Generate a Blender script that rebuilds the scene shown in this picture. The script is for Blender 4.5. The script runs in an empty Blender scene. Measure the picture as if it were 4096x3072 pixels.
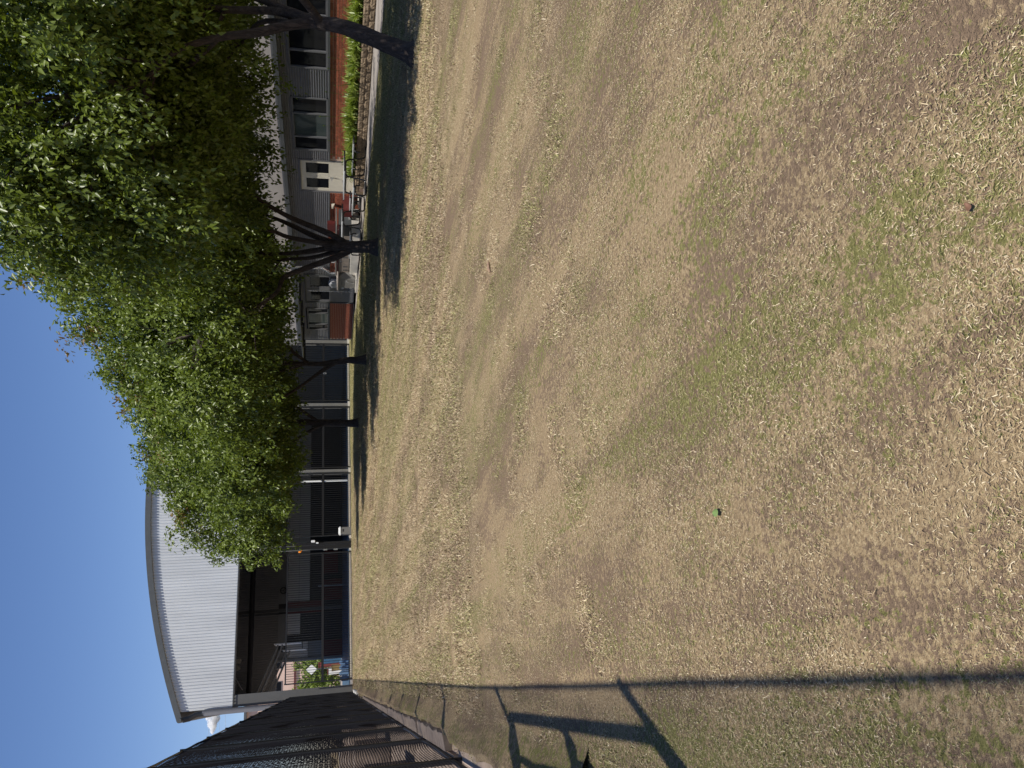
import bpy, bmesh, math, random
import numpy as np
from mathutils import Vector, Matrix
R = math.radians
random.seed(7)
rng = np.random.default_rng(11)
scene = bpy.context.scene
C = scene.collection

# ------------------------------------------------------------------ camera, sky, sun, exposure
CAM_H = 1.25
PITCH, YAW = R(13.425), R(21.48)          # the phone was held tilted down, turned on its side
fh = Vector((math.sin(YAW), math.cos(YAW), 0))
right = Vector((math.cos(YAW), -math.sin(YAW), 0))
fwd = fh * math.cos(PITCH) - Vector((0, 0, math.sin(PITCH)))
up = fh * math.sin(PITCH) + Vector((0, 0, math.cos(PITCH)))
cam_d = bpy.data.cameras.new('camera')
cam = bpy.data.objects.new('camera', cam_d); C.objects.link(cam)
m = Matrix((-up, right, -fwd)).transposed().to_4x4()      # picture left is the sky: the frame lies on its side
m.translation = (0, 0, CAM_H)
cam.matrix_world = m
cam_d.sensor_width = 36; cam_d.lens = 36 * 3050 / 4096
cam_d.clip_start = 0.05; cam_d.clip_end = 5000
scene.camera = cam

SUN_DIR = Vector((-0.47 * 0.432, -0.88 * 0.432, 1)).normalized()     # towards the sun
elev = math.asin(SUN_DIR.z); azim = math.atan2(SUN_DIR.x, SUN_DIR.y)
world = bpy.data.worlds.new('World'); scene.world = world; world.use_nodes = True
wn = world.node_tree
bg = wn.nodes['Background']
sky = wn.nodes.new('ShaderNodeTexSky'); sky.sky_type = 'NISHITA'; sky.sun_disc = False
sky.sun_elevation = elev; sky.sun_rotation = azim
sky.altitude = 60; sky.air_density = 1.0; sky.dust_density = 0.15; sky.ozone_density = 3.0
hs = wn.nodes.new('ShaderNodeHueSaturation'); hs.inputs['Saturation'].default_value = 1.12
tn = wn.nodes.new('ShaderNodeMix'); tn.data_type = 'RGBA'; tn.blend_type = 'MULTIPLY'; tn.inputs[0].default_value = 1; tn.inputs[7].default_value = (0.93, 0.88, 1.0, 1)
wn.links.new(sky.outputs[0], hs.inputs['Color']); wn.links.new(hs.outputs[0], tn.inputs[6]); wn.links.new(tn.outputs[2], bg.inputs['Color']); bg.inputs['Strength'].default_value = 0.098
sd = bpy.data.lights.new('sun', 'SUN'); sd.energy = 5.0; sd.angle = R(0.53); sd.color = (1, 0.95, 0.86)
so = bpy.data.objects.new('sun', sd); C.objects.link(so)
so.rotation_euler = SUN_DIR.to_track_quat('Z', 'Y').to_euler()
vs = scene.view_settings
vs.view_transform = 'Standard'; vs.look = 'None'; vs.gamma = 1; vs.use_curve_mapping = False; vs.exposure = 0.28
try:
    scene.cycles.use_denoising = True
    scene.cycles.max_bounces = 8; scene.cycles.volume_bounces = 3
except Exception:
    pass

# ------------------------------------------------------------------ materials
MATS = {}
def _mat(name):
    mt = bpy.data.materials.new(name); mt.use_nodes = True
    nt = mt.node_tree; b = nt.nodes['Principled BSDF']
    MATS[name] = mt
    return mt, nt, b
def node(nt, t, **kw):
    n = nt.nodes.new(t)
    for k, v in kw.items(): setattr(n, k, v)
    return n
def ramp(nt, fac, stops, interp='LINEAR'):
    n = nt.nodes.new('ShaderNodeValToRGB'); n.color_ramp.interpolation = interp
    el = n.color_ramp.elements
    while len(el) < len(stops): el.new(0.5)
    for e, (p, c) in zip(el, stops):
        e.position = p; e.color = (*c, 1) if len(c) == 3 else c
    nt.links.new(fac, n.inputs[0]); return n.outputs[0]
def mixc(nt, fac, a, b, mode='MIX'):
    n = nt.nodes.new('ShaderNodeMix'); n.data_type = 'RGBA'; n.blend_type = mode
    for s, v in ((n.inputs[0], fac), (n.inputs[6], a), (n.inputs[7], b)):
        if hasattr(v, 'is_output'): nt.links.new(v, s)
        elif isinstance(v, (int, float)): s.default_value = v
        else: s.default_value = (*v, 1)
    return n.outputs[2]
def coords(nt, kind='Object', scale=(1, 1, 1)):
    if kind == 'World':
        g = nt.nodes.new('ShaderNodeNewGeometry'); o = g.outputs['Position']
    else:
        o = nt.nodes.new('ShaderNodeTexCoord').outputs[kind]
    mp = nt.nodes.new('ShaderNodeMapping'); mp.inputs['Scale'].default_value = scale
    nt.links.new(o, mp.inputs[0]); return mp.outputs[0]
def noise(nt, co, scale, detail=4, rough=0.6, dist=0.0):
    n = nt.nodes.new('ShaderNodeTexNoise')
    n.inputs['Scale'].default_value = scale; n.inputs['Detail'].default_value = detail
    n.inputs['Roughness'].default_value = rough; n.inputs['Distortion'].default_value = dist
    nt.links.new(co, n.inputs['Vector']); return n.outputs['Fac']
def bump(nt, b, h, strength=0.4, dist=0.01):
    n = nt.nodes.new('ShaderNodeBump'); n.inputs['Strength'].default_value = strength
    n.inputs['Distance'].default_value = dist
    nt.links.new(h, n.inputs['Height']); nt.links.new(n.outputs[0], b.inputs['Normal'])
def simple(name, col, rough=0.6, metal=0.0, var=0.18, scale=6, spec=0.5, bmp=0.0, kind='Object', stretch=(1, 1, 1), rnd=0.0, fine=60):
    mt, nt, b = _mat(name)
    co = coords(nt, kind, stretch)
    f = noise(nt, co, scale, 5, 0.65)
    dark = tuple(c * (1 - var) for c in col); lite = tuple(min(1, c * (1 + var)) for c in col)
    c = ramp(nt, f, [(0.3, dark), (0.7, lite)])
    if rnd:
        oi = nt.nodes.new('ShaderNodeObjectInfo')
        c = mixc(nt, 1.0, c, ramp(nt, oi.outputs['Random'], [(0, (1 - rnd,) * 3), (1, (1 + rnd * .3,) * 3)]), 'MULTIPLY')
    nt.links.new(c, b.inputs['Base Color'])
    f2 = noise(nt, co, scale * 2.3, 4, 0.7)
    nt.links.new(ramp(nt, f2, [(0.3, (max(0.03, rough - .1),) * 3), (0.75, (min(1, rough + .12),) * 3)]), b.inputs['Roughness'])
    b.inputs['Metallic'].default_value = metal
    b.inputs['Specular IOR Level'].default_value = spec
    if bmp: bump(nt, b, noise(nt, co, fine, 6, 0.7), bmp, 0.01)
    return mt

simple('concrete', (0.235, 0.21, 0.19), 0.85, var=0.22, scale=1.2, bmp=0.25, kind='World', fine=40)
simple('corner_grey', (0.085, 0.085, 0.083), 0.6, var=0.08, scale=1.5)
simple('concrete_pale', (0.55, 0.52, 0.47), 0.85, var=0.15, scale=3, bmp=0.2)
simple('mortar', (0.56, 0.40, 0.31), 0.9, var=0.15, scale=20, bmp=0.3)
simple('brick', (0.37, 0.105, 0.055), 0.8, var=0.25, scale=9, bmp=0.35, rnd=0.35, fine=90, kind='World')
simple('rockface', (0.21, 0.155, 0.10), 0.9, var=0.5, scale=26, bmp=0.7, rnd=0.25, kind='World')
simple('grey_paint', (0.15, 0.15, 0.16), 0.45, var=0.08, scale=3)
simple('grey_clad', (0.20, 0.20, 0.215), 0.38, var=0.08, scale=2)
simple('frame_grey', (0.13, 0.13, 0.137), 0.4, var=0.1, scale=3)
simple('fascia_grey', (0.070, 0.075, 0.077), 0.5, var=0.1, scale=3)
simple('beige_panel', (0.44, 0.40, 0.36), 0.75, var=0.06, scale=0.8, kind='World')
simple('cream_paint', (0.62, 0.58, 0.48), 0.5, var=0.06, scale=4)
simple('black_paint', (0.012, 0.012, 0.013), 0.4, var=0.1, scale=10)
simple('black_tube', (0.008, 0.008, 0.009), 0.25, var=0.1, scale=10)
simple('netting', (0.008, 0.008, 0.010), 0.85, var=0.2, scale=10, spec=0.1)
simple('aluminium', (0.62, 0.63, 0.64), 0.38, 0.35, var=0.08, scale=5)
simple('galvanised', (0.55, 0.57, 0.6), 0.28, 0.9, var=0.15, scale=8)
simple('red_paint', (0.085, 0.011, 0.010), 0.5, var=0.15, scale=4)
simple('dark_red', (0.10, 0.012, 0.014), 0.6, var=0.2, scale=2)
simple('brown_steel', (0.26, 0.22, 0.19), 0.45, 0.2, var=0.15, scale=3)
simple('grey_box', (0.16, 0.155, 0.145), 0.5, var=0.08, scale=4)
simple('tan_lid', (0.40, 0.35, 0.31), 0.5, var=0.08, scale=4)
simple('reel_grey', (0.42, 0.43, 0.46), 0.4, var=0.06, scale=4)
simple('white_steel', (0.52, 0.54, 0.56), 0.42, 0.0, var=0.10, scale=1.6, kind='World', stretch=(1, 1, .12))
simple('column_grey', (0.16, 0.157, 0.15), 0.6, var=0.08, scale=1.5)
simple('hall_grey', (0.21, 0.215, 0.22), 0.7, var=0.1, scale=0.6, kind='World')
simple('hall_louvre', (0.50, 0.495, 0.49), 0.6, var=0.08, scale=0.6, kind='World')
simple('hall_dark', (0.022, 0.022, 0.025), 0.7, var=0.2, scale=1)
simple('hall_roof_under', (0.08, 0.08, 0.085), 0.7, var=0.2, scale=1)
simple('court_blue', (0.045, 0.095, 0.165), 0.4, var=0.15, scale=0.7, kind='World')
simple('line_white', (0.72, 0.74, 0.74), 0.6, var=0.06, scale=3)
simple('mat_blue', (0.13, 0.22, 0.36), 0.5, var=0.08, scale=3)
simple('plastic_white', (0.78, 0.79, 0.78), 0.4, var=0.04, scale=6)
simple('orange_lens', (0.85, 0.27, 0.02), 0.25, var=0.05, scale=6)
simple('bright_red', (0.20, 0.05, 0.045), 0.5, var=0.1, scale=4)
simple('bright_blue', (0.05, 0.13, 0.24), 0.5, var=0.1, scale=4)
simple('mustard', (0.28, 0.20, 0.08), 0.6, var=0.15, scale=4)
simple('pink_render', (0.60, 0.43, 0.35), 0.85, var=0.08, scale=0.8)
simple('timber', (0.33, 0.23, 0.15), 0.8, var=0.3, scale=5, bmp=0.3, stretch=(6, .6, 6))
simple('paver', (0.30, 0.23, 0.18), 0.9, var=0.35, scale=2.5, bmp=0.3, kind='World')
simple('edging', (0.17, 0.13, 0.10), 0.9, var=0.3, scale=8, bmp=0.5, kind='World')
simple('soil', (0.12, 0.085, 0.06), 0.95, var=0.35, scale=12, bmp=0.6, kind='World')
simple('dry_leaf', (0.17, 0.085, 0.05), 0.7, var=0.3, scale=30)
simple('bark_chip', (0.26, 0.17, 0.11), 0.85, var=0.3, scale=40, bmp=0.4)
simple('dark_room', (0.02, 0.02, 0.02), 0.8, var=0.1, scale=1)
simple('blind', (0.35, 0.38, 0.36), 0.7, var=0.12, scale=2, stretch=(1, .3, 8))

def glass(name, tint, rough=0.04):
    mt, nt, b = _mat(name)
    b.inputs['Base Color'].default_value = (*tint, 1)
    b.inputs['Roughness'].default_value = rough
    b.inputs['Specular IOR Level'].default_value = 0.12
    co = coords(nt, 'Object', (1, 1, 1)); bump(nt, b, noise(nt, co, 1.7, 2, .5), 0.05, 0.02)
    return mt
glass('glass_dark', (0.010, 0.011, 0.014))
glass('glass_mid', (0.055, 0.070, 0.070))

def bark():
    mt, nt, b = _mat('bark')
    co = coords(nt, 'Object', (1, 1, 0.16))
    f = noise(nt, co, 26, 7, 0.7, 0.6)
    c = ramp(nt, f, [(0.32, (0.010, 0.007, 0.006)), (0.5, (0.036, 0.026, 0.021)), (0.72, (0.095, 0.072, 0.058))])
    patch = noise(nt, coords(nt, 'Object'), 2.2, 3, .6)
    c = mixc(nt, ramp(nt, patch, [(0.55, (0, 0, 0)), (0.75, (.5, .5, .5))]), c, (0.095, 0.075, 0.062))
    nt.links.new(c, b.inputs['Base Color']); b.inputs['Roughness'].default_value = 0.9
    bump(nt, b, f, 1.0, 0.03)
bark()

def leaf_mat(name, dark, lite, tip, rough=0.42, trans=0.35):
    mt, nt, b = _mat(name)
    at = node(nt, 'ShaderNodeAttribute', attribute_name='rnd')
    c = ramp(nt, at.outputs['Fac'], [(0.0, dark), (0.6, lite), (0.93, tuple(x * 1.25 for x in lite)), (1.0, tip)])
    nt.links.new(c, b.inputs['Base Color'])
    b.inputs['Roughness'].default_value = rough; b.inputs['Specular IOR Level'].default_value = 0.30
    tr = nt.nodes.new('ShaderNodeBsdfTranslucent')
    nt.links.new(mixc(nt, 1.0, c, (1.5, 1.6, 0.6), 'MULTIPLY'), tr.inputs['Color'])
    mx = nt.nodes.new('ShaderNodeMixShader'); mx.inputs[0].default_value = trans
    nt.links.new(b.outputs[0], mx.inputs[1]); nt.links.new(tr.outputs[0], mx.inputs[2])
    nt.links.new(mx.outputs[0], nt.nodes['Material Output'].inputs['Surface'])
leaf_mat('leaf', (0.024, 0.042, 0.009), (0.122, 0.160, 0.023), (0.17, 0.095, 0.035), 0.36, 0.24)
leaf_mat('leaf_far', (0.10, 0.14, 0.03), (0.17, 0.22, 0.05), (0.25, 0.24, 0.08))
leaf_mat('strap_leaf', (0.075, 0.11, 0.022), (0.19, 0.24, 0.06), (0.30, 0.30, 0.10), 0.35, 0.3)
leaf_mat('fallen_leaf', (0.17, 0.25, 0.08), (0.20, 0.29, 0.10), (0.22, 0.3, 0.12), 0.5, 0.1)

# the turf: straw, bare earth and green blades mixed blade by blade, in streaks that run the length of the lawn
def turf_masks(nt):
    co = coords(nt, 'World')
    st = coords(nt, 'World', (1.0, 0.055, 1.0)); st2 = coords(nt, 'World', (1.0, 0.22, 1.0))
    streak = noise(nt, st, 1.9, 5, 0.62, 0.25)
    patch = noise(nt, st2, 0.55, 4, 0.6, 0.5)
    mid = noise(nt, co, 2.3, 5, 0.7, 0.4)
    bare = noise(nt, st2, 1.3, 6, 0.7, 0.4)
    sep = nt.nodes.new('ShaderNodeSeparateXYZ'); nt.links.new(co, sep.inputs[0])
    def mrange(src, a, b, c, d):
        n = nt.nodes.new('ShaderNodeMapRange'); nt.links.new(src, n.inputs[0])
        for i, v in enumerate((a, b, c, d)): n.inputs[i + 1].default_value = v
        return n.outputs[0]
    def madd(a, k, b):
        n = node(nt, 'ShaderNodeMath', operation='MULTIPLY_ADD'); nt.links.new(a, n.inputs[0]); n.inputs[1].default_value = k
        if hasattr(b, 'is_output'): nt.links.new(b, n.inputs[2])
        else: n.inputs[2].default_value = b
        return n.outputs[0]
    side = mrange(sep.outputs[0], 9.5, 14.5, 0.0, 0.30)         # watered, greener strip by the path
    vd = node(nt, 'ShaderNodeVectorMath', operation='DISTANCE'); nt.links.new(co, vd.inputs[0]); vd.inputs[1].default_value = (0.75, 2.1, 0)
    side = madd(mrange(vd.outputs['Value'], 0.2, 2.0, 0.11, 0.0), 1.0, side)     # a greener patch near the fence gate
    g = madd(streak, 0.95, madd(patch, 0.25, madd(mid, 0.50, side)))     # about .8 on average
    green = mrange(g, 0.75, 1.06, 0.03, 0.72)
    br = madd(bare, 0.8, madd(mid, 0.35, 0.0))
    barem = mrange(br, 0.475, 0.665, 0.06, 0.95)
    return co, green, barem, mid, madd
def pick(nt, rnd, prob):
    """1 where the grain's own random number is under the local share"""
    n = node(nt, 'ShaderNodeMapRange'); sb = node(nt, 'ShaderNodeMath', operation='SUBTRACT')
    nt.links.new(prob, sb.inputs[0]); nt.links.new(rnd, sb.inputs[1]); nt.links.new(sb.outputs[0], n.inputs[0])
    n.inputs[1].default_value = -.06; n.inputs[2].default_value = .06
    return n.outputs[0]
def turf_mat():
    mt, nt, b = _mat('turf')
    co, green, barem, mid, madd = turf_masks(nt)
    fine = noise(nt, co, 75, 5, 0.75)
    def flat(scale):                                   # a noise spread to about 0..1
        n = nt.nodes.new('ShaderNodeMapRange'); nt.links.new(noise(nt, co, scale, 4, 0.8), n.inputs[0])
        n.inputs[1].default_value = .34; n.inputs[2].default_value = .66; return n.outputs[0]
    g1, g2 = flat(34), flat(27)
    straw = ramp(nt, fine, [(0.28, (0.17, 0.12, 0.070)), (0.5, (0.33, 0.245, 0.145)), (0.72, (0.54, 0.43, 0.265))])
    soil = ramp(nt, fine, [(0.28, (0.125, 0.088, 0.060)), (0.72, (0.265, 0.190, 0.130))])
    grn = ramp(nt, fine, [(0.28, (0.080, 0.078, 0.026)), (0.52, (0.190, 0.180, 0.068)), (0.75, (0.36, 0.325, 0.15))])
    c = mixc(nt, pick(nt, g1, barem), straw, soil)
    c = mixc(nt, pick(nt, g2, green), c, grn)
    tone = ramp(nt, mid, [(0.30, (0.86, 0.85, 0.84)), (0.70, (1.10, 1.09, 1.06))])
    c = mixc(nt, 1.0, c, tone, 'MULTIPLY')
    nt.links.new(c, b.inputs['Base Color']); b.inputs['Roughness'].default_value = 0.95
    b.inputs['Specular IOR Level'].default_value = 0.12
    bump(nt, b, mixc(nt, 0.5, fine, g1), 0.9, 0.02)
turf_mat()
def blade_mat():
    mt, nt, b = _mat('blade')
    co, green, barem, mid, madd = turf_masks(nt)
    at = node(nt, 'ShaderNodeAttribute', attribute_name='rnd'); rn = at.outputs['Fac']
    def fract(k):
        m_ = node(nt, 'ShaderNodeMath', operation='MULTIPLY'); nt.links.new(rn, m_.inputs[0]); m_.inputs[1].default_value = k
        f_ = node(nt, 'ShaderNodeMath', operation='FRACT'); nt.links.new(m_.outputs[0], f_.inputs[0]); return f_.outputs[0]
    straw = ramp(nt, rn, [(0, (0.20, 0.135, 0.08)), (0.4, (0.38, 0.285, 0.165)), (0.8, (0.56, 0.45, 0.28)), (1, (0.70, 0.60, 0.42))])
    brown = ramp(nt, rn, [(0, (0.13, 0.088, 0.056)), (0.6, (0.275, 0.195, 0.122)), (0.9, (0.42, 0.325, 0.215)), (1, (0.66, 0.56, 0.40))])
    grn = ramp(nt, rn, [(0, (0.075, 0.080, 0.026)), (0.45, (0.180, 0.178, 0.064)), (0.8, (0.36, 0.345, 0.135)), (1, (0.56, 0.49, 0.27))])
    c = mixc(nt, pick(nt, fract(7.31), barem), straw, brown)
    c = mixc(nt, pick(nt, fract(13.7), green), c, grn)
    nt.links.new(c, b.inputs['Base Color']); b.inputs['Roughness'].default_value = 0.75
    b.inputs['Specular IOR Level'].default_value = 0.2
blade_mat()

def emit(name, col, s):
    mt, nt, b = _mat(name)
    b.inputs['Base Color'].default_value = (*col, 1)
    b.inputs['Emission Color'].default_value = (*col, 1); b.inputs['Emission Strength'].default_value = s
emit('lamp_on', (1, 0.98, 0.9), 4.0)
mt, nt, b = _mat('cloud')
nt.nodes.remove(b)
pv = nt.nodes.new('ShaderNodeVolumePrincipled'); pv.inputs['Color'].default_value = (1, 1, 1, 1); pv.inputs['Anisotropy'].default_value = 0.0
co = coords(nt, 'Object')
f = noise(nt, co, 0.16, 5, .65, .6)
nt.links.new(ramp(nt, f, [(0.42, (0, 0, 0)), (0.66, (.9, .9, .9))]), pv.inputs['Density'])
nt.links.new(pv.outputs[0], nt.nodes['Material Output'].inputs['Volume'])

# ------------------------------------------------------------------ mesh helpers
class MB:
    """collects faces; build() links them as one mesh object, moved so that `origin` is its zero"""
    def __init__(s): s.v = []; s.f = []
    def add(s, vs, fs):
        n = len(s.v); s.v += [tuple(v) for v in vs]; s.f += [tuple(i + n for i in f) for f in fs]; return s
    def box(s, x0, x1, y0, y1, z0, z1):
        vs = [(x, y, z) for z in (z0, z1) for x, y in ((x0, y0), (x1, y0), (x1, y1), (x0, y1))]
        return s.add(vs, [(3, 2, 1, 0), (4, 5, 6, 7), (0, 1, 5, 4), (1, 2, 6, 5), (2, 3, 7, 6), (3, 0, 4, 7)])
    def cbox(s, x0, x1, y0, y1, z0, z1, e):
        """box with chamfered edges"""
        bm = bmesh.new(); bmesh.ops.create_cube(bm, size=1)
        for v in bm.verts: v.co = Vector(((x0 + x1) / 2 + v.co.x * (x1 - x0), (y0 + y1) / 2 + v.co.y * (y1 - y0), (z0 + z1) / 2 + v.co.z * (z1 - z0)))
        bmesh.ops.bevel(bm, geom=bm.edges[:], offset=e, segments=2, affect='EDGES')
        bm.verts.ensure_lookup_table()
        s.add([v.co[:] for v in bm.verts], [[v.index for v in f.verts] for f in bm.faces]); bm.free(); return s
    def bar(s, a, b, w, h=None, upv=(0, 0, 1)):
        h = h or w; a = Vector(a); b = Vector(b); d = (b - a).normalized(); u = Vector(upv)
        if abs(d.dot(u)) > .98: u = Vector((1, 0, 0))
        x = d.cross(u).normalized(); y = x.cross(d).normalized()
        vs = [p + x * sx * w / 2 + y * sy * h / 2 for p in (a, b) for sx, sy in ((-1, -1), (1, -1), (1, 1), (-1, 1))]
        return s.add(vs, [(3, 2, 1, 0), (4, 5, 6, 7), (0, 1, 5, 4), (1, 2, 6, 5), (2, 3, 7, 6), (3, 0, 4, 7)])
    def tube(s, pts, rad, n=8, cap=True, jit=0.0):
        pts = [Vector(p) for p in pts]; rad = rad if hasattr(rad, '__len__') else [rad] * len(pts)
        base = len(s.v); prev = None
        for i, p in enumerate(pts):
            d = (pts[min(i + 1, len(pts) - 1)] - pts[max(i - 1, 0)]).normalized()
            if prev is None:
                u = Vector((0, 0, 1)) if abs(d.z) < .9 else Vector((1, 0, 0)); x = d.cross(u).normalized()
            else:
                x = (prev - d * prev.dot(d)).normalized()
            prev = x; y = d.cross(x)
            for k in range(n):
                a = 2 * math.pi * k / n; r = rad[i] * (1 + jit * (random.random() - .5))
                s.v.append(tuple(p + (x * math.cos(a) + y * math.sin(a)) * r))
        for i in range(len(pts) - 1):
            for k in range(n):
                a0 = base + i * n + k; a1 = base + i * n + (k + 1) % n
                s.f.append((a0, a1, a1 + n, a0 + n))
        if cap:
            s.f.append(tuple(base + k for k in reversed(range(n)))); e = base + (len(pts) - 1) * n
            s.f.append(tuple(e + k for k in range(n)))
        return s
    def lathe(s, prof, centre, axis='z', n=24):
        base = len(s.v); cx, cy, cz = centre
        for r, h in prof:
            for k in range(n):
                a = 2 * math.pi * k / n; p, q = r * math.cos(a), r * math.sin(a)
                s.v.append({'z': (cx + p, cy + q, cz + h), 'x': (cx + h, cy + p, cz + q), 'y': (cx + p, cy + h, cz + q)}[axis])
        for i in range(len(prof) - 1):
            for k in range(n):
                a0 = base + i * n + k; a1 = base + i * n + (k + 1) % n
                s.f.append((a0, a1, a1 + n, a0 + n))
        s.f.append(tuple(base + k for k in reversed(range(n)))); e = base + (len(prof) - 1) * n
        s.f.append(tuple(e + k for k in range(n))); return s
    def mesh(s, name, origin=(0, 0, 0), smooth=False):
        me = bpy.data.meshes.new(name); o = Vector(origin)
        me.from_pydata([tuple(Vector(v) - o) for v in s.v], [], s.f); me.validate()
        bm = bmesh.new(); bm.from_mesh(me); bmesh.ops.recalc_face_normals(bm, faces=bm.faces[:]); bm.to_mesh(me); bm.free()
        if smooth:
            me.polygons.foreach_set('use_smooth', [True] * len(me.polygons))
            try: me.set_sharp_from_angle(angle=R(40))
            except Exception: pass
        return me
ORIG = {}
def tag(o, label=None, cat=None, group=None, kind=None):
    if label: o['label'] = label
    if cat: o['category'] = cat
    if group: o['group'] = group
    if kind: o['kind'] = kind
    return o
def thing(name, label, cat, loc, rz=0, group=None):
    o = bpy.data.objects.new(name, None); C.objects.link(o); o.location = loc; o.rotation_euler = (0, 0, rz)
    o.empty_display_size = .2
    ORIG[o] = loc
    return tag(o, label, cat, group)
def build(s, name, mat, parent=None, origin=None, smooth=False, local=False):
    """world-space geometry unless local; a part takes its thing's zero"""
    if local: org = (0, 0, 0)
    elif origin is not None: org = origin
    else: org = ORIG[parent] if parent is not None else (0, 0, 0)
    me = s.mesh(name, org, smooth); me.materials.append(MATS[mat])
    o = bpy.data.objects.new(name, me); C.objects.link(o)
    if parent is not None: o.parent = parent
    else: o.location = org if not local else (0, 0, 0)
    ORIG[o] = org
    return o
MB.build = build
def inst(src_mesh, name, parent, loc, rot=(0, 0, 0), scale=None):
    """a piece sharing mesh data, placed in world coordinates under an unrotated parent"""
    o = bpy.data.objects.new(name, src_mesh); C.objects.link(o); o.parent = parent
    o.location = Vector(loc) - Vector(ORIG[parent]); o.rotation_euler = rot
    if scale: o.scale = scale
    return o
def copy_tree(o, parent=None):
    c = o.copy(); C.objects.link(c); c.parent = parent
    for ch in list(o.children): copy_tree(ch, c)
    return c

# ------------------------------------------------------------------ the ground
def sheet(name, pts, z, mat, kind='structure'):
    o = MB().add([(x, y, z) for x, y in pts], [tuple(range(len(pts)))]).build(name, mat)
    return tag(o, kind=kind)
sheet('ground', [(-400, -400), (400, -400), (400, 900), (-400, 900)], 0.0, 'turf')
PATH_L = [(13.2, -6), (14.3, 6), (14.9, 13.4), (15.6, 21), (16.35, 28.5), (17.3, 34), (18.8, 39.5), (21.0, 44.2), (24, 45.6), (30, 46)]
sheet('concrete_path', PATH_L + [(30, 42), (19.3, 42), (19.3, -6)], 0.014, 'concrete')
sheet('paved_yard', [(-60, -30), (-1.05, -30), (-0.10, 46.5), (-0.5, 120), (-60, 120)], 0.012, 'paver')
# path joints, sawn across the slab
jm = MB()
for k in range(14):
    y = 8 + k * 2.4
    xl = np.interp(y, [p[1] for p in PATH_L], [p[0] for p in PATH_L])
    jm.box(xl + .05, 17.4 if y < 24.6 else 18.9, y, y + .012, .012, .0185)
tag(jm.build('path_joints', 'soil'), kind='structure')

# ------------------------------------------------------------------ garden bed, block edging, lilies
WALLX = 19.0
BED0, BED1 = 13.0, 24.7
bed = MB(); nb = 40
for i in range(nb):
    y0 = BED0 + (BED1 - .1 - BED0) * i / nb; y1 = BED0 + (BED1 - .1 - BED0) * (i + 1) / nb
    bed.box(17.6, 18.98, y0, y1, 0.02, 0.30 + .03 * math.sin(i * 1.7))
tag(bed.build('garden_soil', 'soil'), 'dark garden soil of the raised bed along the brick wall', 'soil', kind='stuff')
wall = thing('garden_wall', 'low rock-faced block wall edging the lily bed by the path', 'garden wall', (17.5, BED0, 0))
MB().box(17.53, 17.62, BED0, BED1, 0.015, 0.345).build('core', 'mortar', wall)
blocks = []
for k in range(5):
    bm = bmesh.new(); bmesh.ops.create_grid(bm, x_segments=7, y_segments=4, size=.5)
    vs = []
    for v in bm.verts:
        u, w = v.co.x, v.co.y
        edge = min(.5 - abs(u), .5 - abs(w))
        d = 0 if edge < .01 else min(1, edge * 5) * (.018 + .022 * random.random())
        v.co = Vector((-d, u * .385, w * .162))
    ex = bmesh.ops.extrude_edge_only(bm, edges=[e for e in bm.edges if e.is_boundary])
    for v in [g for g in ex['geom'] if isinstance(g, bmesh.types.BMVert)]: v.co.x = .05
    bmesh.ops.recalc_face_normals(bm, faces=bm.faces[:])
    me = bpy.data.meshes.new('block'); bm.to_mesh(me); bm.free(); me.materials.append(MATS['rockface']); blocks.append(me)
for row in range(2):
    y = BED0 + (.2 if row else 0) + .2
    while y < BED1 - .15:
        inst(random.choice(blocks), 'block', wall, (17.5 + random.uniform(-.006, .006), y, .10 + row * .168))
        y += .395
# end return of the wall towards the door
MB().cbox(17.5, 18.9, BED1 - .02, BED1 + .14, .016, .34, .01).build('end_block', 'rockface', wall)

def lily(seed, big=1.0):
    random.seed(seed); vs, fs, rn = [], [], []
    for i in range(84):
        a = random.uniform(0, 2 * math.pi); L = random.uniform(.38, .68) * big; lean = random.uniform(.25, 1.25); w = random.uniform(.013, .022)
        d = Vector((math.cos(a), math.sin(a), 0)); p = d * random.uniform(0, .09); side = Vector((-d.y, d.x, 0)); r = random.random()
        n0 = len(vs); ang = math.pi / 2 - lean * .22; segs = 6
        for k in range(segs + 1):
            t = k / segs; ww = w * (1 - t ** 3) * (0.75 + .5 * min(1, t * 3)) + .001
            vs += [tuple(p + side * ww), tuple(p - side * ww - Vector((0, 0, .004)))]; rn += [r, r]
            p = p + (d * math.cos(ang) + Vector((0, 0, 1)) * math.sin(ang)) * (L / segs); ang -= lean * .42
        for k in range(segs):
            b0 = n0 + 2 * k; fs.append((b0, b0 + 1, b0 + 3, b0 + 2))
    me = bpy.data.meshes.new('strap_leaves'); me.from_pydata(vs, [], fs)
    me.attributes.new('rnd', 'FLOAT', 'POINT').data.foreach_set('value', rn); me.materials.append(MATS['strap_leaf'])
    return me
lilies = [lily(100 + k) for k in range(5)]
random.seed(21)
stalk = MB().tube([(0, 0, .1), (.02, .01, .6), (.03, .03, 1.02)], [.006, .005, .004], 5).lathe([(.004, 0), (.016, .02), (.018, .045), (.004, .075)], (.03, .03, 1.02), 'z', 7).mesh('flower_stalk', smooth=True)
stalk.materials.append(MATS['strap_leaf'])
nrow = int((BED1 - .25 - BED0 - .5) / .46) + 1
def ordinal(n):
    return ('first', 'second', 'third', 'fourth', 'fifth', 'sixth', 'seventh', 'eighth', 'ninth', 'tenth')[n - 1] if n <= 10 else '%dth' % n if n not in (21, 22, 23) else {21: '21st', 22: '22nd', 23: '23rd'}[n]
yy, cnt = BED0 + .5, 0
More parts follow.
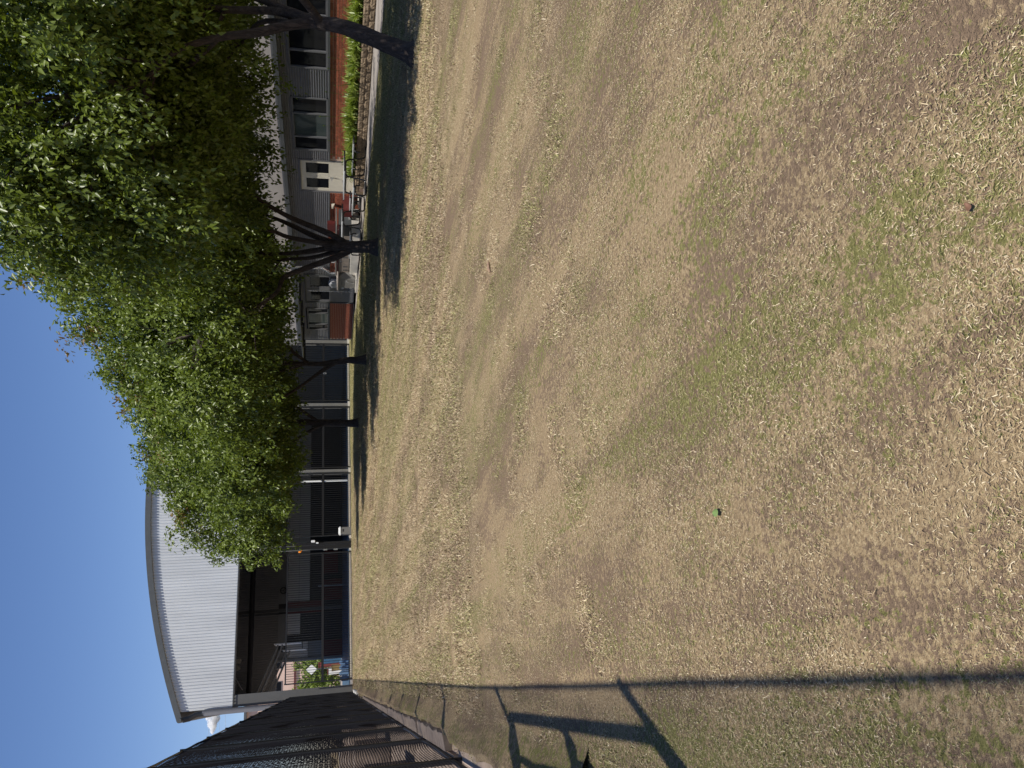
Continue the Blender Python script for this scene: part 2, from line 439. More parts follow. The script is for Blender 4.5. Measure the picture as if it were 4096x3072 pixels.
while yy < BED1 - .25:
    for xx, rown in ((17.82, 'front row by the block edging'), (18.25, 'middle row of the bed'), (18.66, 'back row against the bricks')):
        x = xx + random.uniform(-.08, .08); y = yy + random.uniform(-.14, .14)
        o = thing('lily_plant', 'strap-leaved lily clump, %s from the cream door in the %s' % (ordinal(nrow - cnt // 3), rown), 'plant', (x, y, .30), random.uniform(0, 6.28), 'strap-leaved lilies in the bed')
        sc = random.uniform(.85, 1.12); o.scale = (sc, sc, sc * random.uniform(.85, 1.1))
        l = bpy.data.objects.new('strap_leaves', random.choice(lilies)); C.objects.link(l); l.parent = o
        if random.random() < .16:
            s_ = bpy.data.objects.new('flower_stalk', stalk); C.objects.link(s_); s_.parent = o; s_.rotation_euler = (random.uniform(-.15, .15), random.uniform(-.15, .15), 0)
        cnt += 1
    yy += .46

# ------------------------------------------------------------------ the school building beside the path
bd = thing('school_building', 'long building with red brick base, charcoal ribbed cladding and beige upper wall', 'building', (19.0, 26.0, 0))
BT = 1.245                                     # top of the brickwork
END = 41.2
for y0, y1 in ((8.0, 24.85), (26.95, 33.6), (36.7, END)):
    bw = MB().box(WALLX, WALLX + .2, y0, y1, 0.0, BT).build('brick_wall', 'mortar', bd)
    if y0 < 20: BW1 = bw
    elif y0 < 30: BW2 = bw
    else: BW3 = bw
brick_me = MB().cbox(-.011, .02, -.1295, .1295, -.0405, .0405, .004).mesh('brick')
brick_me.materials.append(MATS['brick'])
half_me = MB().cbox(-.011, .02, -.0595, .0595, -.0405, .0405, .004).mesh('brick')
half_me.materials.append(MATS['brick'])
COURSE, BL = .0925, .27
rest = {}
nbrick = 0
def lay(bwall, y0, y1, single, z_single):
    global nbrick
    r = MB(); far = 0
    for c_ in range(13):
        z = BT - .046 - c_ * COURSE
        if z < .05: break
        y = y0 + (BL / 2 if c_ % 2 else 0) + BL / 2
        if c_ % 2: 
            if single and z > z_single: inst(half_me, 'brick', bwall, (WALLX, y0 + BL / 4, z)); nbrick += 1
            else: r.box(WALLX - .011, WALLX + .02, y0 + .008, y0 + BL / 2 - .008, z - .0405, z + .0405); far += 1
        while y + BL / 2 <= y1 + .01:
            if single and z > z_single and y > 14.6 and nbrick < 285:
                inst(brick_me, 'brick', bwall, (WALLX + random.uniform(-.002, .002), y, z)); nbrick += 1
            else:
                r.box(WALLX - .011, WALLX + .02, y - .1295, y + .1295, z - .0405, z + .0405); far += 1
            y += BL
    if far: tag(r.build('bricks', 'brick', bwall), kind='stuff')
lay(BW1, 8.0, 24.85, True, BT - .46)
lay(BW2, 26.95, 33.6, True, BT - .80)
lay(BW3, 36.7, END, False, 0)
# sill flashing on top of the brick
for y0, y1 in ((8.0, 24.85), (26.95, 33.6), (36.7, END)):
    MB().box(WALLX - .05, WALLX + .1, y0, y1, BT + .002, BT + .055).build('sill_flashing', 'fascia_grey', bd)
# backing wall so that no light leaks through
MB().box(WALLX + .12, WALLX + .3, 8.0, 24.85, BT, 3.2).box(WALLX + .12, WALLX + .3, 26.95, END, BT, 3.2).box(WALLX + .12, WALLX + .3, 24.85, 26.95, 2.42, 3.2).box(WALLX + .6, WALLX + 9, 8.0, END, 0, 3.2).build('inner_wall', 'dark_room', bd)
def ribbed(y0, y1, z0, z1, name='cladding', mat='grey_clad', parent=bd):
    mb = MB(); n = max(2, int((z1 - z0) / .0133)); ring = []
    for i in range(n + 1):
        z = z0 + (z1 - z0) * i / n; ph = (z % .080) / .080
        x = WALLX + .03 - .042 * max(0, math.sin(2 * math.pi * ph)) ** .6
        ring += [(x, y0, z), (x, y1, z)]
    fs = [(2 * i, 2 * i + 1, 2 * i + 3, 2 * i + 2) for i in range(n)]
    mb.add(ring, fs)
    return mb.build(name, mat, parent)
WT, WB = 2.56, BT + .06
def window(y0, y1, splits, kinds, label=None, z0=WB, z1=WT):
    fr = MB(); t = .055
    fr.box(WALLX - .03, WALLX + .1, y0, y1, z0, z0 + t).box(WALLX - .03, WALLX + .1, y0, y1, z1 - t, z1)
    for y in [y0] + list(splits) + [y1 - t]:
        fr.box(WALLX - .035, WALLX + .098, y, y + t, z0 + .002, z1 - .002)
    w = fr.build('window', 'frame_grey', bd)
    if label: w['label'] = label
    ys = [y0] + list(splits) + [y1 - t]
    for a, b_, k in zip(ys[:-1], ys[1:], kinds):
        MB().box(WALLX + .03, WALLX + .04, a + t - .003, b_ + .003, z0 + t - .003, z1 - t + .003).build('pane', k, w)
        # screw-fixed pane beads
        be = MB()
        for zz in (z0 + t, z1 - t - .018): be.box(WALLX + .012, WALLX + .031, a + t + .001, b_ - .001, zz, zz + .016)
        be.build('bead', 'frame_grey', w)
window(17.3, 20.15, (17.95, 19.38), ('glass_dark', 'glass_dark', 'glass_dark'), 'window with one wide clear pane between two dark side panes')
window(21.5, 24.3, (22.28, 23.52), ('glass_dark', 'glass_mid', 'glass_dark'), 'window with a wide pale pane between two black side panes')
window(13.2, 16.0, (13.9, 15.2), ('glass_dark', 'glass_dark', 'glass_dark'))
ribbed(8.0, 13.2, WB, WT); ribbed(16.0, 17.3, WB, WT); ribbed(20.15, 21.5, WB, WT); ribbed(24.3, 24.85, WB, WT)
ribbed(8.0, 24.86, WT, 2.80); ribbed(24.86, 26.94, 2.42, 2.80); ribbed(26.94, 33.7, WB, 2.80); ribbed(33.7, END, 2.5, 2.80)
# double door, cream, two dark lights
dr = MB().box(WALLX - .01, WALLX + .1, 24.87, 24.94, .12, 2.36).box(WALLX - .01, WALLX + .1, 26.86, 26.93, .12, 2.36).box(WALLX - .012, WALLX + .1, 24.87, 26.93, 2.362, 2.42).build('door', 'frame_grey', bd)
dr['label'] = 'cream double door with two dark glazed lights'
for y0, y1 in ((24.945, 25.895), (25.905, 26.855)):
    lf = MB()
    lf.box(WALLX + .03, WALLX + .075, y0, y1, .14, 1.30).box(WALLX + .03, WALLX + .075, y0, y1, 2.16, 2.355)
    lf.box(WALLX + .03, WALLX + .075, y0, y0 + .16, 1.302, 2.158).box(WALLX + .03, WALLX + .075, y1 - .16, y1, 1.302, 2.158)
    l_ = lf.build('door_leaf', 'cream_paint', dr)
    MB().box(WALLX + .05, WALLX + .06, y0 + .15, y1 - .15, 1.29, 2.17).build('glass', 'glass_dark', dr)
MB().box(WALLX - .02, WALLX + .032, 25.93, 25.97, 1.12, 1.24).tube([(WALLX - .02, 25.95, 1.18), (WALLX - .06, 25.95, 1.18), (WALLX - .065, 26.08, 1.18)], .011, 8).build('handle', 'galvanised', dr, smooth=True)
MB().box(18.5, 19.0, 24.86, 27.2, .016, .13).build('door_step', 'concrete_pale', bd)
# soffit, gutter, fascia and the beige storey above
MB().box(WALLX - .13, WALLX + .15, 8.0, END, 2.802, 2.84).build('soffit', 'grey_paint', bd)
g = MB()
prof = [(-.20, 2.86), (-.20, 2.99), (-.185, 2.995), (-.185, 2.88), (-.10, 2.88), (-.10, 3.02), (-.085, 3.02), (-.085, 2.86)]
n = len(prof)
g.add([(WALLX + x, y, z) for y in (7.9, END + .1) for x, z in prof], [(i, (i + 1) % n, (i + 1) % n + n, i + n) for i in range(n)] + [tuple(range(n)), tuple(range(n, 2 * n))])
g.build('gutter', 'fascia_grey', bd)
MB().box(WALLX - .083, WALLX + .1, 8.0, END, 2.843, 3.06).build('fascia', 'grey_paint', bd)
UX = WALLX - .06
k = 0; y = 8.0
pan_w = 2.44
while y < END - .1:
    y1 = min(END, y + pan_w)
    for z0, z1 in ((3.065, 3.96), (3.97, 5.15), (5.16, 6.6)):
        MB().box(UX, UX + .03, y + .004, y1 - .004, z0, z1).build('wall_panel', 'beige_panel', bd)
    y = y1
MB().box(UX + .034, UX + .3, 8.0, END, 3.065, 6.6).build('upper_wall', 'fascia_grey', bd)
MB().box(UX - .06, UX + 9.0, 7.8, END + .15, 6.605, 6.75).build('roof', 'fascia_grey', bd)
MB().box(WALLX + .05, WALLX + 9.0, END, END + .12, 0, 6.6).build('end_wall', 'beige_panel', bd)
# grey double door and window of the far end
d2 = MB().box(WALLX - .02, WALLX + .1, 33.7, 33.78, .03, 2.5).box(WALLX - .02, WALLX + .1, 36.6, 36.7, .03, 2.5).box(WALLX - .022, WALLX + .1, 33.78, 36.6, 2.44, 2.5).build('door', 'fascia_grey', bd)
d2['label'] = 'dark grey double door at the far end'
for y0, y1 in ((33.79, 35.18), (35.2, 36.59)):
    MB().box(WALLX + .02, WALLX + .07, y0, y1, .05, 1.28).box(WALLX + .02, WALLX + .07, y0, y1, 2.2, 2.43).box(WALLX + .02, WALLX + .07, y0, y0 + .2, 1.282, 2.198).box(WALLX + .02, WALLX + .07, y1 - .2, y1, 1.282, 2.198).build('door_leaf', 'grey_paint', d2)
    MB().box(WALLX + .04, WALLX + .05, y0 + .19, y1 - .19, 1.27, 2.21).build('glass', 'glass_dark', d2)
window(37.3, 39.9, (37.85, 39.2), ('glass_dark', 'glass_mid', 'glass_dark'), 'shaded far window with a pale middle pane', z1=2.44)
ribbed(36.72, 37.3, WB, 2.5); ribbed(39.9, END, WB, 2.5)
# slatted sunshade over the far end: sun falls between its blades in stripes
aw = thing('sunshade_awning', 'dark slatted sunshade over the far end of the building', 'awning', (18.4, 37.3, 2.7))
for i in range(6):
    x = 18.62 - i * .24
    MB().cbox(x - .098, x + .098, 33.2, 41.0, 2.70 - i * .004, 2.75 - i * .004, .006).build('blade', 'fascia_grey', aw)
for y in (33.4, 36.0, 38.6, 40.8):
    MB().bar((18.75, y, 2.64), (17.3, y, 2.62), .05, .09).build('bracket', 'black_paint', aw)
# galvanised down pipe
dp = thing('down_pipe', 'shiny galvanised down pipe bending out above the grey bin housing', 'pipe', (18.75, 32.8, .0))
MB().tube([(18.84, 32.75, 4.6), (18.84, 32.75, 3.1), (18.84, 32.78, 1.62), (18.84, 32.8, 1.55)], .075, 14).build('upper_length', 'galvanised', dp, smooth=True)
MB().tube([(18.82, 32.72, 1.62), (18.74, 33.05, 1.22)], .07, 14).tube([(18.74, 33.05, 1.24), (18.74, 33.08, .03)], .068, 14).build('lower_length', 'galvanised', dp, smooth=True)
cl = MB()
for z in (4.0, 3.3, 2.4): cl.lathe([(.077, -.02), (.084, -.018), (.084, .018), (.077, .02)], (18.84, 32.76, z), 'z', 16)
cl.build('clip', 'galvanised', dp, smooth=True)
# hose reel on the wall by the far door
hr = thing('hose_reel', 'round grey hose reel cover on the wall behind the bin housing', 'hose reel', (18.9, 34.5, .7))
MB().lathe([(.30, 0), (.31, -.05), (.29, -.13), (.25, -.15), (.245, -.145), (.22, -.145), (.21, -.16), (.0, -.165)], (18.95, 34.35, 1.02), 'x', 36).build('drum', 'reel_grey', hr, smooth=True)
MB().cbox(18.80, 18.985, 34.0, 34.25, .82, 1.24, .05).cbox(18.80, 18.985, 34.45, 34.72, .80, 1.24, .05).build('housing', 'reel_grey', hr, smooth=True)
MB().tube([(18.8, 34.72, .95), (18.74, 34.85, .85), (18.72, 35.0, .72), (18.74, 35.2, .66)], .012, 8).build('hose', 'galvanised', hr, smooth=True)
pp = MB().tube([(18.9, 35.22, .03), (18.9, 35.22, 2.3)], .016, 8).build('water_pipe', 'galvanised', smooth=True, origin=(18.9, 35.22, 0))
tag(pp, 'thin upright metal pipe crossing the dark far door', 'pipe')
# white meter on the bricks
me_ = thing('wall_meter', 'small white box with a dark dial on the bricks beside the bent pipe', 'meter', (18.97, 32.2, 1.1))
MB().cbox(18.86, 18.985, 32.05, 32.32, 1.02, 1.22, .02).build('box', 'plastic_white', me_)
MB().lathe([(.05, 0), (.05, -.012), (.0, -.013)], (18.86, 32.18, 1.13), 'x', 16).build('dial', 'grey_box', me_)
wb = thing('wall_light', 'small cream wedge light on the bricks above the picnic bench', 'light', (18.97, 27.75, 1.1))
MB().add([(18.985, 27.66, 1.05), (18.985, 27.84, 1.05), (18.985, 27.84, 1.19), (18.985, 27.66, 1.19), (18.84, 27.68, 1.12), (18.84, 27.82, 1.12), (18.84, 27.82, 1.19), (18.84, 27.68, 1.19)], [(0, 1, 2, 3), (7, 6, 5, 4), (0, 4, 5, 1), (1, 5, 6, 2), (2, 6, 7, 3), (3, 7, 4, 0)]).build('shade', 'cream_paint', wb)
el = thing('eave_flood_light', 'small white flood light on the beige wall near the hall', 'light', (18.9, 40.3, 3.6))
MB().tube([(18.94, 40.3, 3.55), (18.7, 40.2, 3.6)], .02, 8).build('arm', 'galvanised', el)
MB().lathe([(.05, 0), (.1, -.05), (.12, -.12), (.1, -.14), (0, -.14)], (18.7, 40.2, 3.6), 'x', 18).build('head', 'plastic_white', el, smooth=True)

# ------------------------------------------------------------------ picnic tables
def rounded(pts, r, n=5):
    """polyline with its corners rounded"""
    out = [Vector(pts[0])]
    for a, b_, c_ in zip(pts, pts[1:], pts[2:]):
        a, b_, c_ = Vector(a), Vector(b_), Vector(c_)
        d0 = (a - b_).normalized() * min(r, (a - b_).length * .49); d1 = (c_ - b_).normalized() * min(r, (c_ - b_).length * .49)
        for k in range(n + 1):
            t = k / n; out.append((b_ + d0) * (1 - t) ** 2 + b_ * 2 * t * (1 - t) + (b_ + d1) * t ** 2)
    out.append(Vector(pts[-1])); return out
def picnic(loc, rz, label):
    t = thing('picnic_table', label, 'picnic table', loc, rz, 'aluminium picnic tables on the path')
    L = 2.3
    for k, x in enumerate((-.24, 0, .24)):
        MB().cbox(x - .115, x + .115, -L / 2, L / 2, .735, .775, .006).build('top_plank', 'aluminium', t, local=True)
    for x in (-.80, .80):
        MB().cbox(x - .14, x + .14, -L / 2, L / 2, .43, .47, .006).build('seat_plank', 'aluminium', t, local=True)
        for e in (-1, 1): MB().cbox(x - .142, x + .142, e * (L / 2 - .05), e * (L / 2 + .012), .427, .473, .004).build('end_cap', 'black_paint', t, local=True)
    for e in (-1, 1): MB().cbox(-.357, .357, e * (L / 2 - .06), e * (L / 2 + .012), .732, .778, .004).build('end_cap', 'black_paint', t, local=True)
    for y in (-.62, .62):
        pts = rounded([(-.42, y, .725), (-.42, y, .725), (-.40, y, .08), (-.40, y, .045)], .1)
        # one bent loop: up from the ground, under the top, down again
        loop = rounded([(-.98, y, .20), (-.98, y, .035), (-.42, y, .035), (-.30, y, .71), (.30, y, .71), (.42, y, .035), (.98, y, .035), (.98, y, .40), (.62, y, .40), (.62, y, .22)], .13, 6)
        MB().tube(loop, .026, 10).build('frame_loop', 'black_tube', t, local=True, smooth=True)
        MB().tube(rounded([(-.98, y, .20), (-.98, y, .40), (-.62, y, .40), (-.62, y, .22)], .13, 6), .026, 10).build('seat_loop', 'black_tube', t, local=True, smooth=True)
    MB().tube([(-.28, -.62, .70), (-.28, .62, .70)], .02, 8).tube([(.28, -.62, .70), (.28, .62, .70)], .02, 8).build('rail', 'black_tube', t, local=True, smooth=True)
    return t
picnic((16.75, 22.75, .016), R(-9), 'aluminium picnic table with black tube frame in front of the lily bed and cream door')
picnic((17.55, 27.1, .016), R(-6), 'aluminium picnic table with black tube frame partly behind a forked tree trunk')

# ------------------------------------------------------------------ red framed counter on its concrete plinth
bay = thing('outdoor_counter', 'red framed outdoor counter with brown steel doors on a concrete plinth', 'counter', (18.2, 29.6, .016))
MB().cbox(17.9, 18.8, 27.7, 31.9, .016, .37, .015).build('plinth', 'concrete_pale', bay)
for y0, y1 in ((28.55, 29.65), (29.67, 30.75), (30.77, 31.85)):
    p_ = MB().cbox(17.98, 18.02, y0, y1, .42, .86, .006).build('steel_door', 'brown_steel', bay)
    v_ = MB()
    for k in range(2): v_.box(17.972, 17.979, y0 + .3 + k * .3, y0 + .38 + k * .3, .47, .68)
    v_.build('vent_slot', 'fascia_grey', p_)
    MB().lathe([(.018, 0), (.018, -.02), (.012, -.026), (0, -.026)], (17.978, y1 - .12, .78), 'x', 10).build('bolt', 'galvanised', p_)
MB().box(18.03, 18.78, 27.75, 31.85, .372, .9).build('carcass', 'fascia_grey', bay)
MB().cbox(17.95, 18.03, 27.75, 31.88, .875, .965, .006).build('red_rail', 'red_paint', bay)
MB().cbox(17.93, 18.8, 27.72, 31.92, .968, 1.02, .008).build('bench_top', 'grey_box', bay)
for k in range(5):
    MB().lathe([(.016, 0), (.016, -.015), (0, -.02)], (17.95, 28.0 + k * .93, .92), 'x', 10).build('bolt', 'galvanised', bay)
MB().cbox(18.1, 18.28, 27.85, 28.45, 1.02, 1.36, .02).build('red_post', 'red_paint', bay)
MB().cbox(18.24, 18.34, 28.45, 30.2, 1.02, 1.32, .01).build('red_back', 'red_paint', bay)
bb = MB()
for r_ in range(3):
    for q in range(6): bb.cbox(18.222, 18.245, 28.47 + q * .285, 28.74 + q * .285, 1.03 + r_ * .092, 1.112 + r_ * .092, .003)
tag(bb.build('facing_bricks', 'brick', bay), kind='stuff')
for y in (28.75, 29.5):
    MB().cbox(18.17, 18.24, y - .03, y + .03, 1.26, 1.34, .008).tube([(18.2, y, 1.28), (18.15, y, 1.22), (18.15, y + .05, 1.15)], .012, 8).build('bracket', 'galvanised', bay)
MB().cbox(17.96, 17.98, 27.78, 28.5, .45, .97, .004).build('black_panel', 'black_paint', bay)
rb = MB().cbox(18.2, 18.9, 26.95, 27.45, .35, .76, .02).build('red_locker', 'red_paint', origin=(18.5, 27.2, .016))
tag(rb, 'plain dark red metal locker on the paving below the brick wall', 'locker')
MB().box(18.2, 18.26, 26.95, 27.01, .0, .36).box(18.84, 18.9, 26.95, 27.01, .0, .36).box(18.2, 18.26, 27.39, 27.45, .0, .36).box(18.84, 18.9, 27.39, 27.45, .0, .36).build('leg_frame', 'black_paint', rb)

# ------------------------------------------------------------------ grey bin housing
bn = thing('bin_housing', 'grey metal housing with peaked side and overhanging tan lid beside the counter', 'bin housing', (17.95, 32.2, .016))
MB().box(17.70, 18.5, 31.75, 32.62, .10, .88).build('body', 'grey_box', bn)
MB().add([(17.70, 31.75, .10), (18.5, 31.75, .10), (18.5, 31.75, .88), (17.70, 31.75, .88), (18.1, 31.56, .49)], [(0, 1, 4), (1, 2, 4), (2, 3, 4), (3, 0, 4)]).build('peaked_side', 'grey_box', bn)
MB().add([(17.62, 31.5, .885), (18.58, 31.5, .885), (18.58, 32.70, .885), (17.62, 32.70, .885), (17.62, 31.5, .93), (18.58, 31.5, .95), (18.58, 32.7, .95), (17.62, 32.7, .93)], [(3, 2, 1, 0), (4, 5, 6, 7), (0, 1, 5, 4), (1, 2, 6, 5), (2, 3, 7, 6), (3, 0, 4, 7)]).build('lid', 'tan_lid', bn)
dd = MB().cbox(17.682, 17.702, 31.80, 32.57, .14, .82, .004).build('door', 'grey_box', bn)
MB().box(17.677, 17.684, 31.95, 32.25, .70, .725).build('slot', 'black_paint', dd)
MB().tube([(17.68, 31.86, .52), (17.63, 31.88, .50), (17.63, 31.98, .47), (17.67, 32.0, .46)], .01, 8).tube([(17.64, 31.95, .46), (17.665, 32.05, .3), (17.672, 32.1, .16)], .007, 6).build('handle', 'galvanised', dd, smooth=True)
for z in (.25, .62): MB().tube([(17.675, 32.575, z), (17.675, 32.575, z + .1)], .013, 8).build('hinge', 'galvanised', dd)
MB().cbox(17.55, 18.6, 31.5, 32.8, .016, .098, .01).build('slab', 'concrete_pale', bn)

# ------------------------------------------------------------------ the sports hall
HY, HB = 47.2, 76.0                      # front and back
HX0, HX1 = -0.30, 25.8
def roof_z(x): return 11.62 - 2.5 * ((x - 12.75) / 13.5) ** 2
hall = thing('sports_hall', 'large open-fronted sports hall with curved roof and white ribbed front panel', 'hall', (12.75, HY, 0))
# ribbed white front
mb = MB(); pitch = .165; x = HX0; ring = []
pr = [(0, 0), (.055, 0), (.075, -.045), (.120, -.045), (.140, 0)]
while x < HX1:
    for dx, dy in pr:
        xx = min(x + dx, HX1); ring.append((xx, HY + dy, 6.40)); ring.append((xx, HY + dy, roof_z(xx) - .16))
    x += pitch
mb.add(ring, [(2 * i, 2 * i + 2, 2 * i + 3, 2 * i + 1) for i in range(len(ring) // 2 - 1)])
mb.build('front_cladding', 'white_steel', hall)
MB().box(HX0, HX1, HY + .03, HY + .10, 6.32, 6.46).build('base_trim', 'column_grey', hall)
lip = MB().box(HX0 - .02, HX1, HY - .06, HY - .046, 6.36, 6.41).build('drip_trim', 'fascia_grey', hall)
# roof shell and fascia
mb = MB(); N = 40; xs = [-.78 + (26.28 + .78) * i / N for i in range(N + 1)]
v = []
for x in xs:
    z = roof_z(x); v += [(x, HY - .12, z), (x, HB + .3, z), (x, HB + .3, z - .10), (x, HY - .12, z - .10)]
f = []
for i in range(N):
    a, c_ = 4 * i, 4 * i + 4
    f += [(a, a + 1, c_ + 1, c_), (a + 3, c_ + 3, c_ + 2, a + 2), (a + 1, a + 2, c_ + 2, c_ + 1)]
f += [(0, 3, 2, 1), (4 * N, 4 * N + 1, 4 * N + 2, 4 * N + 3)]
mb.add(v, f); mb.build('roof', 'fascia_grey', hall)
mb = MB(); v = []
for x in xs:
    z = roof_z(x); v += [(x, HY - .16, z + .06), (x, HY - .122, z + .06), (x, HY - .122, z - .24), (x, HY - .16, z - .24)]
f = []
for i in range(N):
    a, c_ = 4 * i, 4 * i + 4
    f += [(a, c_, c_ + 1, a + 1), (a + 1, c_ + 1, c_ + 2, a + 2), (a + 2, c_ + 2, c_ + 3, a + 3), (a + 3, c_ + 3, c_, a)]
f += [(0, 1, 2, 3), (4 * N + 3, 4 * N + 2, 4 * N + 1, 4 * N)]
mb.add(v, f); mb.build('fascia', 'fascia_grey', hall)
mb = MB(); v = []
for x in xs: v += [(x, HY - .121, roof_z(x) - .22), (x, HY - .02, roof_z(x) - .22)]
mb.add(v, [(2 * i, 2 * i + 2, 2 * i + 3, 2 * i + 1) for i in range(N)]); mb.build('soffit', 'fascia_grey', hall)
# eave gutter and the big pipe at the corner
MB().tube([(-.72, HY - .5, 9.0), (-.72, HB, 9.0)], .12, 10).build('eave_gutter', 'fascia_grey', hall, smooth=True)
MB().tube([(-.70, HY - .25, 8.85), (-.66, HY - .22, 8.55), (-.50, HY - .2, 8.2), (-.46, HY - .2, 7.8)], .15, 14).build('pipe_elbow', 'black_paint', hall, smooth=True)
MB().tube([(-.46, HY - .2, 7.9), (-.46, HY - .2, .05)], .15, 16).build('down_pipe', 'grey_paint', hall, smooth=True)
# steel columns
def column(x, w, z1):
    c_ = MB()
    c_.box(x - w / 2, x + w / 2, HY - .02, HY + .015, .02, z1).box(x - w / 2, x + w / 2, HY + .26, HY + .295, .02, z1).box(x - .012, x + .012, HY + .015, HY + .26, .02, z1)
    c_.box(x - w / 2 - .06, x + w / 2 + .06, HY - .08, HY + .35, .015, .05)
    return c_.build('column', 'column_grey', hall)
for x in (8.13, 12.75, 17.12, 21.55): column(x, .26, 6.35)
MB().box(-.30, .32, HY + .02, HY + .40, .02, 6.38).build('corner_column', 'corner_grey', hall)
MB().box(25.2, 25.8, HY + .02, HY + .40, .02, 6.38).build('corner_column', 'column_grey', hall)
# shell walls: side walls high up, back wall in bands
MB().box(-.30, -.18, HY + .45, HB, .02, 2.2).box(-.30, -.18, HY + .45, HB, 6.4, 8.9).build('side_wall', 'hall_grey', hall)
MB().box(25.7, 25.82, HY + .45, HB, .02, 8.9).build('side_wall', 'hall_grey', hall)
BY = 75.0
MB().box(3.0, 25.7, BY + .14, BY + .3, .02, 11.5).box(-.2, 3.0, BY + .14, BY + .3, 5.9, 10.4).build('back_wall', 'hall_grey', hall)
def vribs(x0, x1, z0, z1, name, mat, pitch=.2, dep=.04):
    mb = MB(); ring = []; x = x0
    while x < x1:
        for dx, dy in ((0, 0), (pitch * .5, 0), (pitch * .6, -dep), (pitch * .9, -dep)):
            xx = min(x + dx, x1); ring += [(xx, BY + dy, z0), (xx, BY + dy, z1)]
        x += pitch
    mb.add(ring, [(2 * i, 2 * i + 2, 2 * i + 3, 2 * i + 1) for i in range(len(ring) // 2 - 1)])
    return mb.build(name, mat, hall)
vribs(-.2, 7.0, 5.82, 10.2, 'upper_ribbed_wall', 'hall_grey'); vribs(7.2, 25.7, 5.82, 11.2, 'upper_ribbed_wall', 'hall_grey')
MB().box(3.1, 7.0, BY - .02, BY + .1, 5.05, 5.80).box(7.9, 25.7, BY - .02, BY + .1, 5.05, 5.80).build('pale_band', 'hall_grey', hall)
MB().box(7.0, 7.9, BY + .02, BY + .1, 5.05, 5.80).build('dark_gap', 'hall_dark', hall)
x = 8.1
while x < 24:
    p_ = MB().box(x, x + 2.28, BY - .06, BY, 3.08, 5.02).build('louvre_panel', 'hall_louvre', hall)
    MB().box(x, x + 2.28, BY - .064, BY - .061, 4.02, 4.035).build('panel_joint', 'hall_dark', p_)
    x += 2.3
for x0, x1, z0 in ((6.3, 6.95, 3.9), (5.2, 6.28, 3.9), (3.12, 4.5, 3.2)):
    MB().box(x0, x1, BY - .06, BY, z0, 5.02).build('louvre_panel', 'hall_louvre', hall)
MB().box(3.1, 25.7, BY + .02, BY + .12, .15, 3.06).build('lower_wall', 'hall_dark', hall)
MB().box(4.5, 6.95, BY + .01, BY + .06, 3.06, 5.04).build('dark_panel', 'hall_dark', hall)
for x0, x1, z0, z1 in ((2.95, 4.5, .16, 1.8), (8.0, 9.9, .16, 1.8), (10.4, 13.0, .5, 1.8), (6.98, 8.05, 1.9, 5.0)):
    MB().box(x0, x1, BY - .08, BY - .01, z0, z1).build('red_panel', 'dark_red', hall)
MB().box(3.1, 4.5, BY - .05, BY + .01, 1.82, 3.15).build('grey_panel', 'hall_grey', hall)
MB().box(2.88, 3.10, BY - .15, BY + .3, .1, 6.0).build('door_jamb', 'hall_grey', hall)
# inner portal frame, duct, roof beams
MB().box(6.95, 7.2, 72.2, 72.6, .1, 10.6).build('inner_column', 'fascia_grey', hall)
MB().tube([(-.1, 71.5, 7.8), (25.6, 71.5, 7.8)], .22, 12).build('air_duct', 'hall_dark', hall, smooth=True)
for yb in (52.5, 58.5, 64.5, 70.0):
    rf = MB(); v = []
    for x in xs[1:-1]: v += [(x, yb - .1, roof_z(x) - .11), (x, yb + .1, roof_z(x) - .11), (x, yb + .1, roof_z(x) - .75), (x, yb - .1, roof_z(x) - .75)]
    f = []
    for i in range(len(xs) - 3):
        a, c_ = 4 * i, 4 * i + 4
        f += [(a + 1, c_ + 1, c_ + 2, a + 2), (a + 2, c_ + 2, c_ + 3, a + 3), (a + 3, c_ + 3, c_, a)]
    rf.add(v, f); rf.build('roof_beam', 'hall_roof_under', hall)
ceil = MB(); v = []
for x in xs[1:-1]: v += [(x, HY + .12, roof_z(x) - .105), (x, HB, roof_z(x) - .105)]
ceil.add(v, [(2 * i, 2 * i + 2, 2 * i + 3, 2 * i + 1) for i in range(len(xs) - 3)]); ceil.build('ceiling', 'hall_roof_under', hall)
for x, z in ((9.07, 5.40), (4.04, 5.42)):
    fn = thing('wall_fan', 'round black three-spoked wall fan on the pale band, ' + ('right one near the hall middle' if x > 6 else 'left one by the open corner'), 'wall fan', (x, BY - .2, z))
    rim = [(x + .27 * math.cos(a), BY - .12, z + .27 * math.sin(a)) for a in [2 * math.pi * k / 24 for k in range(25)]]
    MB().tube(rim, .045, 8, cap=False).build('ring', 'black_paint', fn, smooth=True)
    for k in range(3):
        a = R(90 + 120 * k); MB().bar((x, BY - .12, z), (x + .26 * math.cos(a), BY - .12, z + .26 * math.sin(a)), .05, .04).build('spoke', 'black_paint', fn)
# floor, kerb, court lines
MB().box(-.2, 25.7, HY + .12, 90, .0, .15).build('hall_floor', 'court_blue')['kind'] = 'structure'
kb = MB().box(.33, 25.2, HY - .14, HY + .118, .0, .13).build('hall_kerb', 'concrete_pale'); kb['kind'] = 'structure'
ln = MB()
for k in range(9): ln.bar((.9 + k * .62, 50 + k * 1.9, .153), (1.2 + k * .62, 50.9 + k * 1.9, .153), .10, .004)
for k in range(7): ln.bar((4.9 + k * .55, 73.9, .153), (5.15 + k * .55, 73.9, .153), .3, .004)
tag(ln.build('court_line', 'line_white'), kind='structure')
